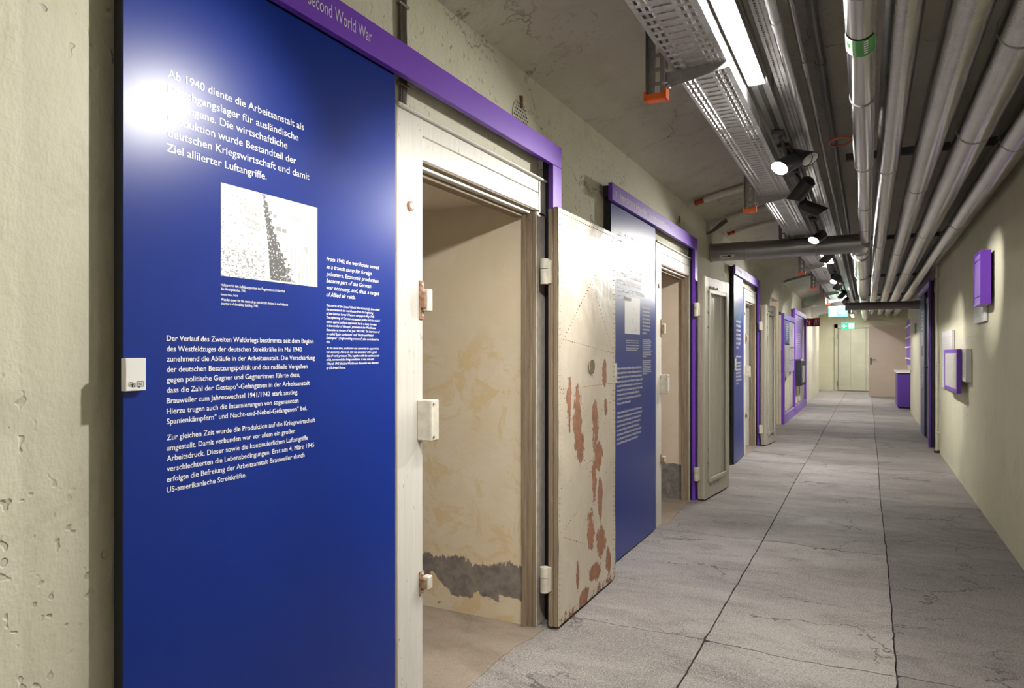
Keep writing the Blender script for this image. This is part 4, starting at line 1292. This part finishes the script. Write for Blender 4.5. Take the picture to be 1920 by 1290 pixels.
def wall_board(y0, y1, z0, z1, label, d=.03, rows=18, name='text_board'):
    e = thing(name, (XR, (y0 + y1) / 2, z0), label, 'board', 'boards on the right wall')
    MB().box(XR - d, XR - .004, y0, y1, z0, z1).build('board', 'board', e, .001)
    hh = (z1 - z0)
    b = MB(); rng = random.Random(int(y0 * 100))
    for k in range(rows):
        greek_into(b, lambda u, w_, k=k: (XR - d - .0006, y1 - .03 - u, z1 - hh * .12 - hh * .8 * k / rows + w_), (y1 - y0) - .07, hh * .8 / rows * .42, rng)
    b.build('printed_text', 'lilac_print' if False else 'greyprint', e)
    return e
wall_board(6.22, 6.80, 1.49, 1.905, 'white text board behind the violet wall box', .02)
wall_board(8.45, 9.47, .86, 1.492, 'tall white text board left of the violet framed document', .03, 20)
wall_board(7.12, 7.62, 1.00, 1.285, 'small white text board right of the violet framed document', .045, 12)
e = thing('framed_document', (XR, 8.2, .88), 'violet framed grey document panel on the right wall', 'framed panel')
xf = XR - .085
y0, y1, z0, z1 = 7.40, 8.55, .885, 1.285
for (a, b_, c, d) in ((y0, y0 + .045, z0, z1), (y1 - .045, y1, z0, z1)):
    MB().box(xf, XR - .05, a, b_, c, d).build('frame_side', 'purple', e, .001)
MB().box(xf, XR - .05, y0 + .0455, y1 - .0455, z1 - .035, z1).build('frame_side', 'purple', e, .001)
MB().box(xf, XR - .05, y0 + .0455, y1 - .0455, z0, z0 + .035).build('frame_side', 'purple', e, .001)
dp = MB().box(xf + .004, XR - .052, y0 + .045, y1 - .045, z0 + .035, z1 - .035).build('document', 'greyprint', e)
greek_block(dp, 'printed_text', xf + .0034, rows_from([z1 - .09 - .022 * k for k in range(12)], y1 - .1, .9, 3), .007, 41, 'board', right=True)
e = thing('riser_pipe', (XR - .03, 10.15, 0), 'thin cream pipe running up the right wall beside the violet post', 'pipe')
MB().tube([(XR - .03, 10.15, .02), (XR - .03, 10.15, 2.62)], .016, 12).build('tube', 'white_pipe', e, smooth=True)
MB().tube([(XR - .03, 10.15, .0), (XR - .03, 10.15, .03)], .03, 12).build('foot_collar', 'spot_black', e, smooth=True)
for z_ in (.25, 1.1, 2.2): MB().box(XR - .05, XR, 10.13, 10.17, z_, z_ + .02).build('clip', 'white_pipe', e, .002)
e = MB().box(XR - .02, XR - .001, 14.8, 15.05, 1.62, 1.80).build('emergency_sign', 'green', None, .001)
tag(e, 'small green emergency sign on the right wall beyond the violet frame', 'sign')

# violet counter and shelf beyond the wall end
e = thing('counter', (.75, 18.4, 0), 'violet counter with white top at the far right', 'counter')
MB().box(.60, .985, 17.9, 19.3, .03, .79).build('body', 'purple_d', e, .003)
MB().box(.57, .99, 17.86, 19.34, .80, .84).build('counter_top', 'board', e, .003)
MB().box(.63, .98, 17.95, 19.25, 0, .03).build('plinth', 'black', e)
e = thing('shelf_panel', (.97, 20, .85), 'violet wall panel with white shelf edges behind the counter', 'wall panel')
MB().box(.92, .99, 18.6, 21.2, .95, 2.1).build('panel', 'purple', e, .002)
for z_ in (1.1, 1.38, 1.62, 1.9): MB().box(.88, .92, 18.7, 21.1, z_, z_ + .03).build('shelf_edge', 'board', e, .002)

# ------------------------------------------------------------------ violet display wall on the left, further down
e = thing('display_wall', (-1.32, 15.4, 0), 'tall violet framed display of panels and prints past the third cell', 'display')
xa, xb = -1.345, -1.30
for y_ in (12.95, 14.98, 17.80):
    MB().box(xa, xb, y_, y_ + .10, 0.0, 1.95 if y_ < 14 else 2.15).build('upright', 'purple', e, .002)
MB().box(xa, xb, 13.05, 14.98, 1.85, 1.95).build('top_bar', 'purple', e, .002)
MB().box(xa, xb, 15.08, 17.80, 2.05, 2.15).build('top_bar', 'purple', e, .002)
MB().box(xa, xb, 13.05, 17.80, .0, .16).build('bottom_bar', 'lilac', e, .002)
pb_ = MB().box(xa, xb - .01, 13.08, 13.95, 1.42, 1.84).build('text_panel', 'blue', e)
greek_block(pb_, 'text', xb - .0094, rows_from([1.76 - .04 * k for k in range(8)], 13.35, .5, 3), .02, 51)
XQ = xb - .012
print_grid('photograph_print', e, lambda u, v: (XQ, 13.97 + .98 * u, 1.37 + .47 * v), 30, 26, photo_collage(3, .5))
print_grid('photograph_print', e, lambda u, v: (XQ, 13.08 + .9 * u, .82 + .58 * v), 30, 26, photo_collage(9, .35))
print_grid('photograph_print', e, lambda u, v: (XQ, 14.0 + .96 * u, 1.12 + .24 * v), 30, 16, photo_collage(14, .42))
print_grid('photograph_print', e, lambda u, v: (XQ, 14.0 + .94 * u, .90 + .21 * v), 30, 16, lambda u, v: (.32, .25, .5) if mnoise.noise(Vector((u * 9, v * 9, 1))) > 0 else (.5, .45, .62))
pp = MB().box(xa, xb - .008, 15.1, 16.85, 1.12, 2.04).build('text_panel', 'lilac', e)
greek_block(pp, 'text', xb - .0074, rows_from([1.93, 1.88], 15.35, .5, 3) + rows_from([1.64 - .045 * k for k in range(8)], 15.35, 1.1, 5), .022, 52)
mo = MB().box(xa, xb + .06, 15.7, 16.9, .56, 1.08).build('screen_box', 'navy', e, .004)
print_grid('screen_print', mo, lambda u, v: (xb + .0606, 15.95 + .75 * u, .62 + .36 * v), 24, 12, lambda u, v: .7 if (int(u * 4) + int(v * 3)) % 2 and abs(u * 4 % 1 - .5) < .4 else .2)
MB().box(xa, xb - .01, 17.0, 17.3, .9, 1.75).build('white_strip', 'board', e)
for k in range(6):
    MB().box(XL + .001, XL + .02, 13.15 + k * .75, 13.40 + k * .75, .17, 1.84).build('wall_slat', 'white_pipe', e, .002)
e = thing('notice_stele', (-1.35, 12.92, 0), 'narrow pale post with dark fields beside the pink doorway', 'post')
MB().box(-1.376, -1.345, 12.89, 12.94, 0, 1.92).build('post', 'white_pipe', e, .002)
MB().box(-1.345, -1.341, 12.892, 12.938, .9, 1.3).build('dark_field', 'iron_dark', e)
MB().box(-1.376, -1.35, 12.88, 12.945, 1.93, 1.97).build('cap', 'iron_dark', e, .002)

# red projecting sign
e = thing('fire_sign', (-1.2, 18.1, 1.9), 'red projecting fire sign beyond the violet display', 'sign')
MB().prism([(-1.36, 18.0), (-1.20, 18.16), (-1.20, 18.19), (-1.37, 18.03)], 'z', 1.89, 2.09).build('sign_face', 'signred', e)
MB().prism([(-1.20, 18.16), (-1.02, 18.06), (-1.02, 18.09), (-1.20, 18.19)], 'z', 1.89, 2.09).build('sign_face', 'signred', e)
b = MB()
for k in range(3):
    x_ = -1.14 + .035 * k; yq = 18.16 - (x_ + 1.20) * .555 - .002
    b.quad((x_, yq, 1.92), (x_ + .012, yq - .0066, 1.92), (x_ + .026, yq - .0144, 2.05), (x_ + .014, yq - .0078, 2.05))
b.build('flame_mark', 'white_print', e)
b = MB()
for (x_, z_, h_) in ((-1.32, 1.92, .05), (-1.30, 2.0, .04), (-1.26, 1.93, .09)):
    yq = 18.0 + (x_ + 1.36) - .002
    b.quad((x_, yq, z_), (x_ + .02, yq + .02, z_), (x_ + .02, yq + .02, z_ + h_), (x_, yq, z_ + h_))
b.build('white_mark', 'white_print', e)

# exit signs
def exit_sign(x, y_, z, label, flip=False, top=None):
    e = thing('exit_sign', (x, y_, z), label, 'exit sign', 'green exit signs')
    wd, hh = .345, .175
    MB().box(x - wd / 2, x + wd / 2, y_, y_ + .03, z - hh / 2, z + hh / 2).build('sign_box', 'exit', e, .002)
    MB().box(x - wd / 2 - .004, x + wd / 2 + .004, y_ + .003, y_ + .034, z + hh / 2, z + hh / 2 + .03).build('lamp_housing', 'board', e, .002)
    yf = y_ - .001
    f_ = -1 if flip else 1
    def R(a, b_, c, d, m='exit_w'):
        return MB().quad((x + f_ * a * wd, yf, z + c * hh), (x + f_ * b_ * wd, yf, z + c * hh), (x + f_ * b_ * wd, yf, z + d * hh), (x + f_ * a * wd, yf, z + d * hh))
    R(-.47, -.06, -.42, .42).build('door_field', 'exit_w', e)
    ar = R(.08, .28, -.09, .09)
    ar.poly([(x + f_ * .26 * wd, yf, z - .30 * hh), (x + f_ * .44 * wd, yf, z), (x + f_ * .26 * wd, yf, z + .30 * hh)])
    ar.build('arrow', 'exit_w', e)
    yf = y_ - .002
    rm = MB()
    P = lambda u, v: (x + f_ * u * wd, yf, z + v * hh)
    rm.poly([P(-.27 + .02 * math.cos(t), .24 + .05 * math.sin(t)) for t in [k * PI / 4 for k in range(8)]])
    rm.quad(P(-.31, -.02), P(-.25, -.05), P(-.22, .16), P(-.29, .17))
    rm.quad(P(-.31, -.02), P(-.27, -.03), P(-.33, -.32), P(-.37, -.30)); rm.quad(P(-.28, -.03), P(-.25, -.05), P(-.19, -.28), P(-.22, -.30))
    rm.quad(P(-.29, .17), P(-.30, .12), P(-.38, .04), P(-.38, .09)); rm.quad(P(-.22, .16), P(-.23, .11), P(-.15, .03), P(-.15, .08))
    rm.build('running_figure', 'exit', e)
    for s_ in (-.25, .12):
        MB().tube([(x + s_ * wd, y_ + .02, z + hh / 2 + .03), (x + s_ * wd, y_ + .02, top or zc(x + s_ * wd))], .003, 6).build('hanger', 'galv_d', e)
exit_sign(-.515, 15.0, 2.05, 'lit green exit sign with arrow hanging from the ceiling, the nearer one', top=2.328)
exit_sign(-.51, 22.2, 2.03, 'lit green exit sign above the cream board door, the farther one', True)

# ------------------------------------------------------------------ far end: doors
e = thing('fire_door', (.45, 22.3, 0), 'plain taupe door leaf standing open at the corridor end', 'door')
MB().box(.03, .985, 22.28, 22.33, .01, 2.025).build('leaf', 'firedoor', e, .003)
hp = MB().box(.06, .10, 22.272, 22.28, .92, 1.12).build('handle_plate', 'spot_black', e, .002)
MB().tube([(.08, 22.27, 1.06), (.08, 22.22, 1.06), (.20, 22.22, 1.06)], .011, 8).build('lever', 'spot_black', hp)
d5 = struct(thing('door_5', (-.2, Y1, 0)), 'cream boarded steel double door at the corridor end', 'door')
for (a, b_) in ((-.86, -.50), (-.495, -.05), (-.045, .40)):
    MB().box(a, b_, Y1 - .05, Y1 - .01, .02, 2.05).build('board', 'fardoor', d5, .004)
MB().box(-.98, -.88, Y1 - .06, Y1, 0, 2.2).build('frame', 'fardoor', d5, .004)
MB().box(-.98, .5, Y1 - .06, Y1, 2.07, 2.2).build('frame', 'fardoor', d5, .004)
for z_ in (.22, 1.75):
    MB().box(-.88, -.55, Y1 - .062, Y1 - .05, z_, z_ + .04).build('strap_hinge', 'fardoor', d5, .002)
    MB().tube([(-.89, Y1 - .07, z_ - .05), (-.89, Y1 - .07, z_ + .12)], .02, 10).build('hinge_pin', 'galv_d', d5, smooth=True)

for o in bpy.data.objects:
    if '_o' in o: del o['_o']
